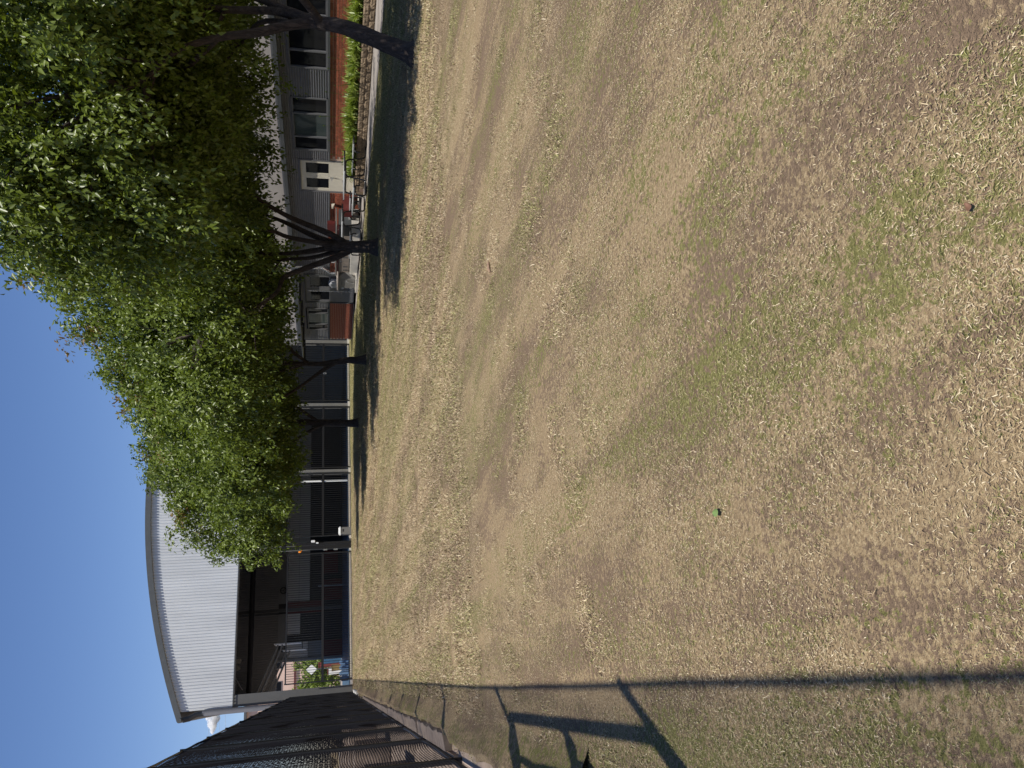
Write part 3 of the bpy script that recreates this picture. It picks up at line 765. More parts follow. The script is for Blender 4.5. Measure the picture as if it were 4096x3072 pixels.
# hanging flood lights under the roof
for i, (x, y, z) in enumerate(((3.8, 56.0, 7.5), (4.35, 56.0, 7.5))):
    lt = thing('hall_lamp', 'lit square hall lamp under the dark roof, ' + ('left one of the pair' if i == 0 else 'right one of the pair'), 'lamp', (x, y, z), 0, 'lit lamps under the hall roof')
    MB().cbox(x - .14, x + .14, y - .02, y + .2, z - .14, z + .14, .02).build('case', 'grey_paint', lt)
    MB().box(x - .11, x + .11, y - .026, y - .021, z - .1, z + .1).build('lens', 'lamp_on', lt)
fl = thing('speaker_cluster', 'cluster of three white speakers hanging below the hall roof', 'speaker', (1.6, 54, 7.2))
MB().tube([(3.4, 54, 8.6), (2.4, 54, 7.6), (1.5, 54, 7.15), (.6, 54, 6.6)], .05, 8).build('pole', 'grey_paint', fl)
for x, z in ((2.35, 7.25), (1.95, 6.95), (2.35, 6.9)): MB().lathe([(.06, .2), (.14, .05), (.18, 0), (.16, -.02), (0, -.02)], (x, 54, z), 'y', 14).build('horn', 'column_grey', fl, smooth=True)
# basketball backstops swung out from the side wall
def backstop(y, z, label, s=1.0):
    t = thing('basketball_backstop', label, 'basketball hoop', (-.15, y, z), 0, 'basketball backstops on the hall side wall')
    for dz in (0, .28):
        MB().tube([(-.15, y, z + .9 + dz), (3.2, y, z - .55 + dz)], .045, 8).tube([(-.15, y + 1.1, z + .9 + dz), (3.2, y + .6, z - .55 + dz)], .045, 8).build('arm', 'column_grey', t, smooth=True)
    MB().box(-.17, -.10, y - .4, y + 1.5, z + .1, z + 1.4).build('wall_plate', 'column_grey', t)
    MB().cbox(3.2, 3.26, y - .6, y + 1.2, z - 1.75, z - .05, .01).build('backboard', 'hall_louvre', t)
    rg = [(3.55 + .23 * math.cos(a), y + .3 + .23 * math.sin(a), z - 1.45) for a in [2 * math.pi * k / 18 for k in range(19)]]
    MB().tube(rg, .02, 6, cap=False).bar((3.26, y + .3, z - 1.45), (3.34, y + .3, z - 1.45), .1, .03).build('ring', 'black_paint', t, smooth=True)
    return t
backstop(55.0, 4.85, 'nearer grey basketball backstop on two long arms inside the hall')
backstop(63.0, 4.75, 'farther grey basketball backstop on two long arms inside the hall')

# ------------------------------------------------------------------ picket fence across the hall front
pk = MB().box(-.013, .013, -.013, .013, 0, 3.5).mesh('picket'); pk.materials.append(MATS['black_paint'])
FY = HY - .22
def picket_panel(x0, x1, label, top=3.68, step=.128, name='picket_fence', cat='fence', group='black picket panels across the hall front'):
    t = thing(name, label, cat, ((x0 + x1) / 2, FY, .02), 0, group)
    for z, h in ((.17, .05), (1.66, .13), (top - .02, .07)):
        MB().box(x0, x1, FY - .03, FY + .03, z - h / 2, z + h / 2).build('rail', 'black_paint', t)
    for x in (x0, x1): MB().box(x - .035, x + .035, FY - .036, FY + .036, .02, top + .04).build('post', 'black_paint', t)
    n = int((x1 - x0) / step)
    for k in range(1, n):
        inst(pk, 'picket', t, (x0 + (x1 - x0) * k / n, FY, .16), scale=(1, 1, (top - .17) / 3.5))
    return t
picket_panel(.62, 7.72, 'wide black picket sliding gate across the open hall mouth', name='sliding_gate', cat='gate', group=None)
picket_panel(8.75, 12.55, 'black picket panel directly behind the gate motor box')
picket_panel(12.95, 16.9, 'black picket panel between the two middle hall columns')
picket_panel(17.35, 21.3, 'black picket panel with padlocked gate behind the thin forked tree', top=3.3)
picket_panel(21.8, 24.9, 'black picket panel at the end nearest the school building', top=3.3)
gp = thing('gate_post', 'tall black square gate post carrying an orange beacon', 'post', (8.3, FY - .25, .0))
MB().box(7.92, 8.12, FY - .34, FY - .18, .0, 3.86).box(8.17, 8.33, FY - .32, FY - .2, .0, 3.7).build('shaft', 'black_paint', gp)
MB().box(7.88, 8.18, FY - .36, FY - .16, 3.74, 4.0).build('cap', 'black_paint', gp)
MB().box(7.80, 7.92, FY - .3, FY - .22, 2.86, 2.9).lathe([(.055, 0), (.06, .02), (.055, .11), (.03, .15), (0, .15)], (7.81, FY - .27, 2.90), 'z', 14).build('beacon', 'orange_lens', gp, smooth=True)
MB().cbox(8.31, 8.43, FY - .45, FY - .30, 2.1, 2.33, .02).cbox(8.23, 8.30, FY - .45, FY - .33, 1.9, 2.05, .015).build('sensor', 'plastic_white', gp)
for z in (1.4, .8): MB().cbox(7.83, 7.91, FY - .33, FY - .2, z, z + .25, .01).build('latch', 'galvanised', gp)
mo = thing('gate_motor', 'grey gate motor box with a rounded white top at the lawn edge', 'gate motor', (8.88, FY - .45, .0))
MB().cbox(8.68, 9.10, FY - .62, FY - .30, .0, .60, .015).build('case', 'grey_box', mo)
MB().cbox(8.65, 9.13, FY - .65, FY - .27, .58, .76, .055).build('cover', 'plastic_white', mo, smooth=True)
MB().box(8.82, 8.98, FY - .626, FY - .621, .45, .52).build('badge', 'black_paint', mo)
wp = MB().tube([(12.32, HY + .6, .16), (12.32, HY + .6, 3.0)], .075, 12).build('white_post', 'plastic_white', smooth=True, origin=(12.32, HY + .6, .15))
tag(wp, 'white upright pipe just inside the hall beside a grey column', 'post')
ip = MB().tube([(6.45, 52, .16), (6.45, 52, 2.0)], .03, 8).build('net_post', 'column_grey', smooth=True, origin=(6.45, 52, .15))
tag(ip, 'thin pale net post standing on the blue court', 'post')
pdl = thing('gate_padlock', 'small steel padlock on the picket gate behind the thin tree', 'padlock', (19.2, FY - .05, 1.5))
MB().cbox(19.14, 19.26, FY - .09, FY - .04, 1.46, 1.58, .01).build('case', 'galvanised', pdl)
MB().tube(rounded([(19.16, FY - .065, 1.58), (19.16, FY - .065, 1.66), (19.24, FY - .065, 1.66), (19.24, FY - .065, 1.58)], .03), .01, 6).build('shackle', 'galvanised', pdl)
# pale blue padded mats in the open left corner of the hall
for k in range(4):
    x = .55 + k * .30
    mtt = MB().cbox(x, x + .27, HY + 1.0, HY + 1.16, .151, .72 - .04 * (k == 0), .06).build('crash_mat', 'mat_blue', smooth=True, origin=(x + .13, HY + 1.08, .151))
    tag(mtt, ('leftmost', 'second', 'third', 'rightmost')[k] + ' of four pale blue rounded mats in the left corner of the hall mouth', 'mat', 'pale blue mats in the hall corner')

# ------------------------------------------------------------------ what shows through the open back corner
fb = thing('far_house', 'pink rendered house seen through the open back corner of the hall', 'house', (3.5, 112, 0))
MB().box(-3, 14, 110, 118, 0, 11.5).build('wall', 'pink_render', fb)
MB().box(-3.2, 14.2, 109.8, 118.2, 5.6, 5.8).build('string_course', 'dark_red', fb)
MB().box(-3.4, 14.4, 109.5, 118.5, 11.5, 11.8).build('roof', 'fascia_grey', fb)
for x in (.5, 3.4, 6.3):
    w_ = MB().box(x, x + 1.4, 109.94, 110.02, 7.3, 8.9).build('window', 'frame_grey', fb)
    MB().box(x + .08, x + 1.32, 109.92, 109.939, 7.4, 8.8).build('pane', 'glass_dark', w_)
yd = sheet('far_yard', [(-8, 76.3), (16, 76.3), (16, 109.5), (-8, 109.5)], .155, 'concrete')
sg = thing('diamond_sign', 'white diamond sign in front of far green shrubs behind the hall', 'sign', (2.35, 86, 0))
MB().tube([(2.35, 86, .15), (2.35, 86, 3.6)], .04, 8).build('pole', 'galvanised', sg)
MB().add([(2.35 + dx, y, 3.1 + dz) for y in (85.93, 85.95) for dx, dz in ((0, -.55), (.5, 0), (0, .55), (-.5, 0))], [(0, 1, 2, 3), (7, 6, 5, 4), (0, 4, 5, 1), (1, 5, 6, 2), (2, 6, 7, 3), (3, 7, 4, 0)]).build('plate', 'plastic_white', sg)
for i, (x, y, h, mt_, w, lab) in enumerate(((2.95, 82, 1.9, 'bright_blue', .6, 'tall blue bin beyond the open back corner of the hall'), (2.65, 84, 2.3, 'bright_red', .5, 'red barrel on a stand beyond the open back corner of the hall'),
        (1.9, 82, 1.4, 'plastic_white', .55, 'white bin beyond the open back corner of the hall'), (2.2, 81, 1.0, 'mustard', .6, 'mustard yellow tub beyond the open back corner of the hall'))):
    b_ = thing('storage_bin', lab, 'bin', (x, y, .155))
    MB().add([(x + sx * w * q, y + sy * w * q, z) for z, q in ((.155, .40), (h, .5)) for sx, sy in ((-1, -1), (1, -1), (1, 1), (-1, 1))], [(3, 2, 1, 0), (4, 5, 6, 7), (0, 1, 5, 4), (1, 2, 6, 5), (2, 3, 7, 6), (3, 0, 4, 7)]).build('body', mt_, b_)
    MB().cbox(x - w * .54, x + w * .54, y - w * .54, y + w * .54, h + .002, h + .09, .02).build('lid', mt_ if i != 2 else 'bright_red', b_)

# ------------------------------------------------------------------ chain-link fence along the lawn
FX0, FS = -0.85, 0.0165
FH = 3.40
def fx(y): return FX0 + FS * max(y, 5.1)
fe = thing('chain_link_fence', 'tall black chain-link fence with pipe rails along the edge of the lawn', 'fence', (fx(20), 20, 0))
Y0, Y1 = -3.2, 46.6
posts = [-3.2, -.6, 2.15, 4.95, 8.1, 10.75, 13.4, 16.1, 18.8, 21.6, 24.3, 27.0, 29.8, 32.5, 35.3, 38.0, 40.8, 43.6, 46.6]
for i, y in enumerate(posts):
    MB().tube([(fx(y), y, -.05), (fx(y), y, FH + .03)], .030, 10).build('post', 'black_paint', fe, smooth=True)
random.seed(3)
def railpts(z, sag):
    pts = []
    for a, b_ in zip(posts, posts[1:]):
        for k in range(4):
            t = k / 4; y = a + (b_ - a) * t
            pts.append((fx(y) + random.uniform(-.004, .004), y, z - sag * math.sin(math.pi * t)))
    pts.append((fx(posts[-1]), posts[-1], z)); return pts
MB().tube(railpts(FH, .012), .0155, 8).build('top_rail', 'black_paint', fe, smooth=True)
MB().tube(railpts(.10, .01), .021, 8).build('bottom_rail', 'black_paint', fe, smooth=True)
# woven wire: two families of diagonals, slightly slack
wm = MB(); pitch = .056; wr = .0017
def wire(s0, sgn):
    z0, z1 = .06, FH - .01
    y0, y1 = s0, s0 + sgn * (z1 - z0)
    za, zb = z0, z1
    if y1 > Y1: zb = z0 + (Y1 - y0); y1 = Y1
    if y1 < Y0: zb = z0 + (y0 - Y0); y1 = Y0
    if zb - za < .05: return
    off = .0024 * sgn; seg = 4; P = []
    for k in range(seg + 1):
        t = k / seg; y = y0 + (y1 - y0) * t; z = za + (zb - za) * t
        bow = .012 * math.sin(z * 2.1 + y * .9) + .008 * math.sin(y * 2.7)
        P.append((fx(y) + off + bow, y, z))
    wm.tube(P, wr, 3, cap=False)
s = Y0
while s < Y1:
    wire(s, 1); wire(s, -1); s += pitch
wm.build('wire_mesh', 'netting', fe)
# knitted netting laced on the outside of the upper part: fine upright strands
nm = MB(); y = 5.2
while y < Y1:
    z0 = 1.1 + .12 * math.sin(y * .8) + .05 * math.sin(y * 3.1); ym = y + random.uniform(-.006, .006)
    nm.tube([(fx(y) - .03, y, z0), (fx(y) - .034 + random.uniform(-.006, .006), ym, (z0 + FH) / 2), (fx(y) - .03, y, FH - .02)], .0015, 3, cap=False)
    y += .036
nm.build('netting', 'netting', fe)
# wide service gate in the near part of the fence, beside the camera
gt = thing('service_gate', 'black pipe service gate in the near end of the chain-link fence', 'gate', (fx(3.5), 3.5, 0))
gy0, gy1 = 2.22, 4.88
MB().tube([(fx(gy0), gy0, 2.46), (fx(gy1), gy1, 2.46)], .034, 10).build('lintel', 'black_paint', gt, smooth=True)
for a, b_ in ((gy0 + .03, 3.52), (3.58, gy1 - .03)):
    P = rounded([(fx(a), a, .12), (fx(a), a, 2.36), (fx(b_), b_, 2.36), (fx(b_), b_, .12), (fx(a), a, .12)], .08)
    lf = MB().tube(P, .021, 8).build('leaf_frame', 'black_paint', gt, smooth=True)
    MB().tube([(fx(a), a, 1.36), (fx(b_), b_, 1.36)], .018, 8).build('mid_rail', 'black_paint', lf, smooth=True)
MB().cbox(fx(3.55) - .05, fx(3.55) + .05, 3.44, 3.66, 1.25, 1.5, .02).build('latch_box', 'black_paint', gt)
# pale edging slabs under the fence and the ragged turf lip beside them
random.seed(5)
segs = [(8.7, 11.4, .20), (11.55, 14.6, .19), (14.75, 17.2, .17), (17.3, 21.5, .15), (21.6, 25.4, .13), (25.5, 30.5, .12), (38.0, 43.5, .16)]
names = ['nearest pale concrete edging slab under the chain-link fence, with a broken end', 'second pale edging slab from the near end of the fence foot', 'third pale edging slab along the fence foot', 'fourth edging slab along the fence foot, half buried',
         'fifth edging slab along the fence foot', 'sixth edging slab along the fence foot', 'last white edging slab at the fence foot near the hall']
for (a, b_, w), lab in zip(segs, names):
    mb = MB(); N = 14; v = []
    for k in range(N + 1):
        y = a + (b_ - a) * k / N; x = fx(y)
        v += [(x + .035, y, .0), (x + .035, y, .085 + random.uniform(-.004, .004)), (x + w + random.uniform(-.02, .02), y, .105 + random.uniform(-.012, .012)), (x + w + .05, y, .0)]
    f = []
    for k in range(N):
        for q in range(3): f.append((4 * k + q, 4 * k + q + 1, 4 * k + q + 5, 4 * k + q + 4))
    f += [(0, 1, 2, 3), (4 * N + 3, 4 * N + 2, 4 * N + 1, 4 * N)]
    mb.add(v, f)
    o = mb.build('edging_slab', 'concrete_pale' if b_ > 37 else 'edging', origin=(fx(a), a, 0)); tag(o, lab, 'edging slab', 'edging slabs under the fence')
mb = MB(); v = []; N = 160; ys = np.linspace(4.0, 36, N + 1)
for y in ys:
    x = fx(y) + np.interp(y, [4, 8, 9, 20, 36], [.12, .14, .25, .19, .15]) + random.uniform(-.02, .02)
    h = .11 + random.uniform(-.03, .02)
    v += [(x, y, -.01), (x + .005, y, h), (x + .06, y, h + .01), (x + .30 + random.uniform(-.04, .04), y, -.01)]
f = []
for k in range(N):
    for q in range(3): f.append((4 * k + q, 4 * k + q + 1, 4 * k + q + 5, 4 * k + q + 4))
mb.add(v, f); tag(mb.build('turf_lip', 'turf'), 'ragged raised turf edge along the foot of the fence', 'turf', kind='stuff')
# timber board lying along the fence foot
N = 20; v = []; mb = MB()
for k in range(N + 1):
    y = 8.3 + (29.5 - 8.3) * k / N; x = fx(y)
    v += [(x - .03, y, .0), (x + .03, y, .0), (x + .03, y, .06), (x - .03, y, .06)]
f = [(0, 1, 2, 3), (4 * N + 3, 4 * N + 2, 4 * N + 1, 4 * N)]
for k in range(N):
    for q in range(4): f.append((4 * k + q, 4 * k + (q + 1) % 4, 4 * k + 4 + (q + 1) % 4, 4 * k + 4 + q))
mb.add(v, f); tag(mb.build('timber_board', 'timber', origin=(fx(8.3), 8.3, 0)), 'long weathered timber board lying under the chain-link fence', 'board')

# behind the fence: low blocks added to band the yard in light and shade
random.seed(9)
for k in range(7):
    y = 12.5 + k * 5.2
    o = MB().cbox(-9.5, fx(y) - .5, y, y + 1.6, .012, .75, .03).build('band_block', 'paver', origin=(-5, y, .012))
    tag(o, ('nearest', 'second', 'third', 'fourth', 'fifth', 'sixth', 'farthest')[k] + ' low brown block added for shade bands glimpsed through the chain-link fence', 'added block', 'added shade-band blocks behind the fence')

# ------------------------------------------------------------------ trees
def smooth_path(pts, n=4):
    P = [Vector(p) for p in pts]; out = []
    for i in range(len(P) - 1):
        p0, p1, p2, p3 = P[max(i - 1, 0)], P[i], P[i + 1], P[min(i + 2, len(P) - 1)]
        for k in range(n):
            t = k / n
            out.append(0.5 * ((2 * p1) + (p2 - p0) * t + (2 * p0 - 5 * p1 + 4 * p2 - p3) * t * t + (3 * p1 - p0 - 3 * p2 + p3) * t ** 3))
    out.append(P[-1]); return out
def limb(mb, pts, r0, r1, flare=0.0, n=12):
    P = smooth_path(pts); m_ = len(P)
    rad = [r0 + (r1 - r0) * (i / (m_ - 1)) ** .9 for i in range(m_)]
    if flare:
        for i in range(min(4, m_)): rad[i] *= 1 + flare * (1 - i / 4) ** 2
        P[0] = P[0] - Vector((0, 0, .08))
    mb.tube(P, rad, n, jit=.10)
    return P
def leaves(name, lobes, nclump, per, size, seed, parent, twigs, hang=.5, inner=.7, mat='leaf', spread=.34, bough=.44, zmin=2.3):
    """leaf-sized kites in drooping sprays spread through the crown's lobes"""
    g = np.random.default_rng(seed)
    L = np.array(lobes, float); wgt = L[:, 3] * L[:, 4] + L[:, 4] * L[:, 5] + L[:, 3] * L[:, 5]; wgt /= wgt.sum()
    nb_ = max(20, nclump // 20)                       # boughs first, then sprays gathered round them
    wb = g.choice(len(L), nb_, p=wgt)
    db = g.normal(size=(nb_, 3)); db /= np.linalg.norm(db, axis=1)[:, None]
    rb_ = inner + (1 - inner) * g.random(nb_) ** .5
    bc = L[wb, :3] + db * L[wb, 3:6] * rb_[:, None]
    wi = g.integers(0, nb_, nclump)
    off = np.clip(g.normal(size=(nclump, 3)), -1.5, 1.5) * np.array([1, 1, .75]) * bough * (0.6 + .7 * g.random((nclump, 1)))
    cen = bc[wi] + off
    d = db[wi] * .7 + off / (np.linalg.norm(off, axis=1)[:, None] + .1) * .6; d /= np.linalg.norm(d, axis=1)[:, None]
    r = rb_[wi]
    keep = cen[:, 2] > (zmin + .25 - 1.15 * g.random(nb_) ** 2.2)[wi]
    cen, d, r = cen[keep], d[keep], r[keep]; nclump = len(cen)
    tone = g.random(nclump)
    # spray axis: outwards, then down
    ax = d * .8 + np.array([0, 0, -hang]) + g.normal(size=d.shape) * .35
    ax /= np.linalg.norm(ax, axis=1)[:, None]
    n = nclump * per
    t = g.random((nclump, per, 1)); ln = spread * 1.7 * (0.6 + .8 * g.random((nclump, 1, 1)))
    pos = cen[:, None, :] + ax[:, None, :] * (t - .3) * ln + np.clip(g.normal(size=(nclump, per, 3)), -1.7, 1.7) * spread * .30 * (1.15 - .5 * t)
    pos = pos.reshape(n, 3)
    dirv = (ax[:, None, :] * .5 + np.array([0, 0, -.45]) + g.normal(size=(nclump, per, 3)) * .62).reshape(n, 3)
    dirv /= np.linalg.norm(dirv, axis=1)[:, None]
    nr = np.array([-.15, -.25, .75]) + g.normal(size=(n, 3)) * .55 + np.repeat(d, per, 0) * .45
    nr -= dirv * (nr * dirv).sum(1)[:, None]; nr /= np.linalg.norm(nr, axis=1)[:, None]
    sd_ = np.cross(dirv, nr)
    sz = size * (.65 + .7 * g.random(n))[:, None]; w = sz * .27
    a = pos; tip = pos + dirv * sz - nr * sz * .12; mid = pos + dirv * sz * .38
    l = mid + sd_ * w + nr * w * .35; rr = mid - sd_ * w + nr * w * .35
    V = np.stack([a, l, tip, rr], 1).reshape(-1, 3)
    V -= np.array(ORIG[parent])
    base = np.arange(n) * 4
    F = np.stack([base, base + 1, base + 2, base, base + 2, base + 3], 1).reshape(-1)
    me = bpy.data.meshes.new(name)
    me.vertices.add(4 * n); me.vertices.foreach_set('co', V.astype(np.float32).ravel())
    me.loops.add(6 * n); me.loops.foreach_set('vertex_index', F.astype(np.int32))
    me.polygons.add(2 * n); me.polygons.foreach_set('loop_start', np.arange(0, 6 * n, 3, dtype=np.int32))
    me.update(calc_edges=True); me.validate()
    top = np.clip((np.repeat(cen[:, 2], per) - 6.0) / 5.0, 0, .35)
    rv = np.clip(.16 + .5 * np.repeat(tone, per) + .30 * g.random(n) - .05, 0, .92)
    brown = (np.repeat(g.random(nclump), per) < top * .45)
    rv = np.where(brown, .97 + .03 * g.random(n), rv)
    me.attributes.new('rnd', 'FLOAT', 'POINT').data.foreach_set('value', np.repeat(rv, 4).astype(np.float32))
    me.materials.append(MATS[mat])
    o = bpy.data.objects.new(name, me); C.objects.link(o); o.parent = parent; ORIG[o] = ORIG[parent]
    return cen
def tree(loc, label, paths, lobes, nclump, per, size, seed, r, spread=.34, hang=.5, twign=60, zmin=2.7):
    random.seed(seed)
    t = thing('shade_tree', label, 'tree', loc, 0, 'shade trees in a row beside the path')
    tm = MB(); ends = []
    P0 = limb(tm, paths[0], r[0], r[0] * (.62 if len(paths[0]) < 8 else .18), flare=.55, n=16)
    tk = tm.build('trunk', 'bark', t, smooth=True)
    for p, rr in zip(paths[1:], r[1:]):
        bm_ = MB(); P = limb(bm_, p, rr, rr * .28, n=10)
        bm_.build('branch', 'bark', t, smooth=True); ends += P[len(P) // 3:]
    ends += P0[len(P0) // 2:] if len(paths[0]) >= 7 else []
    cen = leaves('crown', lobes, nclump, per, size, seed, t, None, hang=hang, spread=spread, zmin=zmin)
    tw = MB(); E_ = np.array([tuple(e) for e in ends])
    for k in range(twign):
        c_ = cen[random.randrange(len(cen))]; i = int(np.argmin(((E_ - c_) ** 2).sum(1) + np.maximum(0, E_[:, 2] - c_[2]) * 2)); e = Vector(E_[i]); c_ = Vector(c_)
        if (c_ - e).length > 4.5: continue
        m1 = e.lerp(c_, .5) + Vector((random.uniform(-.2, .2), random.uniform(-.2, .2), random.uniform(.05, .4)))
        P = smooth_path([e, m1, c_], 4); tw.tube(P, [.03 * (1 - i / len(P)) + .006 for i in range(len(P))], 5)
    tag(tw.build('twigs', 'bark', t, smooth=True), kind='stuff')
    return t
T1 = [[(9.0, 9.06, 0.0), (9.09, 9.08, 0.21), (9.21, 9.1, 0.46), (9.36, 9.12, 0.77), (9.5, 9.15, 1.09), (9.57, 9.2, 1.4), (9.64, 9.24, 1.68)],
 [(9.6, 9.22, 1.5), (9.5, 9.23, 1.84), (9.27, 9.22, 2.32), (9.18, 9.26, 2.76), (9.05, 9.29, 3.11), (8.85, 9.35, 3.48), (8.59, 9.54, 3.8), (8.26, 9.52, 4.1)],
 [(9.16, 9.26, 2.85), (9.38, 10.12, 3.39), (9.49, 10.72, 3.76), (9.49, 11.23, 4.05), (9.43, 11.86, 4.64)],
 [(9.6, 9.2, 1.52), (10.08, 9.48, 1.98), (10.58, 9.75, 2.51), (11.27, 10.14, 3.36), (11.79, 10.48, 4.62)],
 [(9.57, 9.2, 1.38), (9.51, 8.83, 1.57), (9.46, 8.47, 1.84), (9.35, 7.9, 2.45), (9.25, 7.57, 3.17)],
 [(9.6, 9.22, 1.55), (10.04, 9.51, 2.05), (10.31, 9.84, 2.88), (10.63, 10.17, 3.79), (10.64, 10.51, 4.72), (10.48, 10.78, 5.52)],
 [(9.72, 9.4, 1.85), (10.32, 10.04, 2.37), (10.8, 11.06, 2.8), (11.13, 11.94, 3.26), (11.32, 12.69, 3.91)]]
tree((9.0, 9.06, 0), 'nearest shade tree with a leaning trunk and crown filling the frame edge', T1,
     [(10.1, 10.6, 5.5, 3.1, 3.3, 2.2), (9.8, 12.6, 4.3, 2.7, 2.2, 1.6), (11.9, 11.0, 4.2, 2.3, 2.5, 1.6), (9.6, 8.0, 4.9, 2.4, 1.9, 1.6), (8.4, 10.6, 4.8, 1.9, 2.2, 1.6), (12.6, 13.4, 3.9, 1.8, 1.6, 1.1)],
     5000, 42, .098, 41, [.15, .085, .055, .085, .075, .08, .05], twign=110, zmin=3.0)
T2 = [[(10.93, 17.82, 0.0), (10.97, 17.89, 0.34), (11.0, 17.98, 0.73), (11.04, 18.04, 1.06), (11.1, 18.1, 1.38)],
 [(11.06, 18.0, 0.8), (11.31, 17.88, 1.25), (11.52, 17.67, 2.04), (11.62, 17.33, 2.61), (11.71, 16.69, 3.29), (11.78, 16.07, 3.96)],
 [(11.1, 18.02, 1.0), (11.47, 18.34, 1.57), (12.17, 18.82, 2.37), (12.69, 19.23, 3.03), (13.7, 20.11, 4.59)],
 [(11.06, 18.03, 1.1), (11.05, 17.93, 1.51), (11.1, 17.79, 2.3), (11.15, 17.57, 2.81), (11.18, 17.3, 4.39), (11.3, 17.5, 5.81)],
 [(11.03, 18.06, 1.1), (11.09, 18.41, 1.71), (11.19, 18.73, 2.21), (11.33, 19.07, 2.92), (11.51, 19.69, 4.75), (11.62, 20.16, 6.77)],
 [(10.95, 18.08, 1.0), (11.14, 18.84, 1.72), (11.47, 19.6, 2.62), (11.76, 20.78, 4.24), (11.7, 21.85, 6.12)],
 [(10.95, 18.02, 0.7), (10.72, 18.07, 1.1), (10.44, 18.14, 1.78), (10.08, 18.1, 2.41), (9.51, 17.94, 2.6), (8.75, 17.79, 3.46), (8.31, 17.74, 4.29)]]
tree((10.93, 17.82, 0), 'shade tree with a thick short trunk fanning into six limbs before the picnic tables', T2,
     [(11.4, 18.4, 6.0, 2.7, 3.0, 2.4), (8.9, 18.5, 4.5, 2.3, 2.7, 1.7), (10.8, 20.4, 4.5, 3.0, 2.5, 1.8), (13.0, 17.4, 4.8, 2.6, 2.8, 1.9), (11.0, 16.0, 4.8, 2.6, 1.9, 1.7), (7.6, 19.6, 3.9, 1.5, 1.6, 1.1)],
     4300, 38, .112, 42, [.19, .10, .10, .085, .09, .07, .10], twign=90, spread=.36, zmin=3.05)
T3 = [[(10.73, 24.92, 0.0), (10.73, 25.0, 0.31), (10.76, 25.07, 0.64), (10.73, 25.21, 1.16), (10.73, 25.35, 1.67), (10.83, 25.53, 2.53), (11.06, 26.03, 3.99), (11.37, 26.57, 6.15), (11.48, 27.09, 7.9)],
 [(10.73, 25.15, 1.0), (10.51, 25.26, 1.42), (10.21, 25.25, 1.79), (9.58, 25.14, 2.54), (8.82, 25.22, 3.84), (8.33, 25.25, 5.37)],
 [(10.75, 25.4, 1.95), (11.04, 25.1, 2.47), (11.15, 24.78, 2.68), (11.41, 24.31, 3.85), (11.69, 24.2, 5.57)],
 [(10.77, 25.45, 2.1), (10.89, 26.55, 3.18), (10.94, 27.89, 5.04), (10.9, 28.83, 6.92)]]
tree((10.73, 24.92, 0), 'slim dark trunk forking low, third shade tree, before the picket panels', T3,
     [(11.3, 25.8, 6.1, 2.9, 3.1, 2.3), (8.6, 25.7, 4.7, 2.2, 2.7, 1.8), (10.6, 28.2, 4.6, 3.0, 2.4, 1.7), (13.0, 24.9, 4.8, 2.5, 2.7, 1.8), (10.5, 23.4, 4.7, 2.6, 1.9, 1.6), (7.3, 26.8, 4.1, 1.5, 1.7, 1.2)],
     3900, 34, .130, 43, [.15, .085, .065, .06], twign=60, spread=.38)
T4 = [[(10.91, 32.4, 0.0), (10.95, 32.54, 0.61), (11.1, 32.82, 1.93), (11.17, 33.0, 2.75), (11.24, 33.47, 4.67), (11.43, 34.31, 7.38), (11.51, 34.81, 9.01)],
 [(11.08, 32.76, 1.7), (11.42, 32.56, 2.26), (11.7, 32.26, 2.83), (12.19, 31.96, 4.57), (12.51, 31.91, 6.57)],
 [(11.02, 32.65, 1.4), (10.65, 32.85, 2.21), (10.24, 32.95, 2.83), (9.42, 33.14, 4.07), (8.46, 33.47, 5.58), (7.79, 33.65, 6.56)],
 [(11.11, 32.86, 2.0), (11.15, 33.99, 3.11), (11.18, 35.44, 5.39), (11.15, 36.4, 7.36)]]
tree((10.91, 32.4, 0), 'farthest shade tree, its crown overlapping the white hall front', T4,
     [(11.2, 33.3, 6.5, 3.2, 3.4, 2.7), (8.6, 33.5, 5.6, 2.3, 2.9, 2.2), (7.0, 34.2, 4.9, 1.5, 1.9, 1.5), (10.8, 35.8, 5.0, 3.0, 2.4, 1.9), (13.0, 32.1, 5.1, 2.5, 2.7, 1.8), (10.4, 30.9, 4.9, 2.6, 1.9, 1.7)],
     3900, 32, .148, 44, [.165, .085, .085, .06], twign=50, spread=.40)

# far shrub behind the hall's open corner
for (x, y, z, s_), lab in zip(((.4, 90, 1.6, 2.2), (2.9, 94, 2.0, 2.4), (5.2, 92, 1.8, 2.3)), ('sunlit green shrub nearest the hall side wall, far behind', 'sunlit green shrub behind the diamond sign', 'sunlit green shrub in front of the pink house')):
    t = thing('garden_shrub', lab, 'shrub', (x, y, .15), 0, 'shrubs behind the hall')
    MB().tube([(x, y, .15), (x + .1, y, 1.2), (x + .2, y + .1, 2.2)], [.08, .06, .03], 6).build('stem', 'bark', t)
    leaves('foliage', [(x, y, z + .4, s_, s_ * .8, 2.3)], 260, 14, .34, int(50 + x * 10), t, None, mat='leaf_far', spread=.6, zmin=.3)

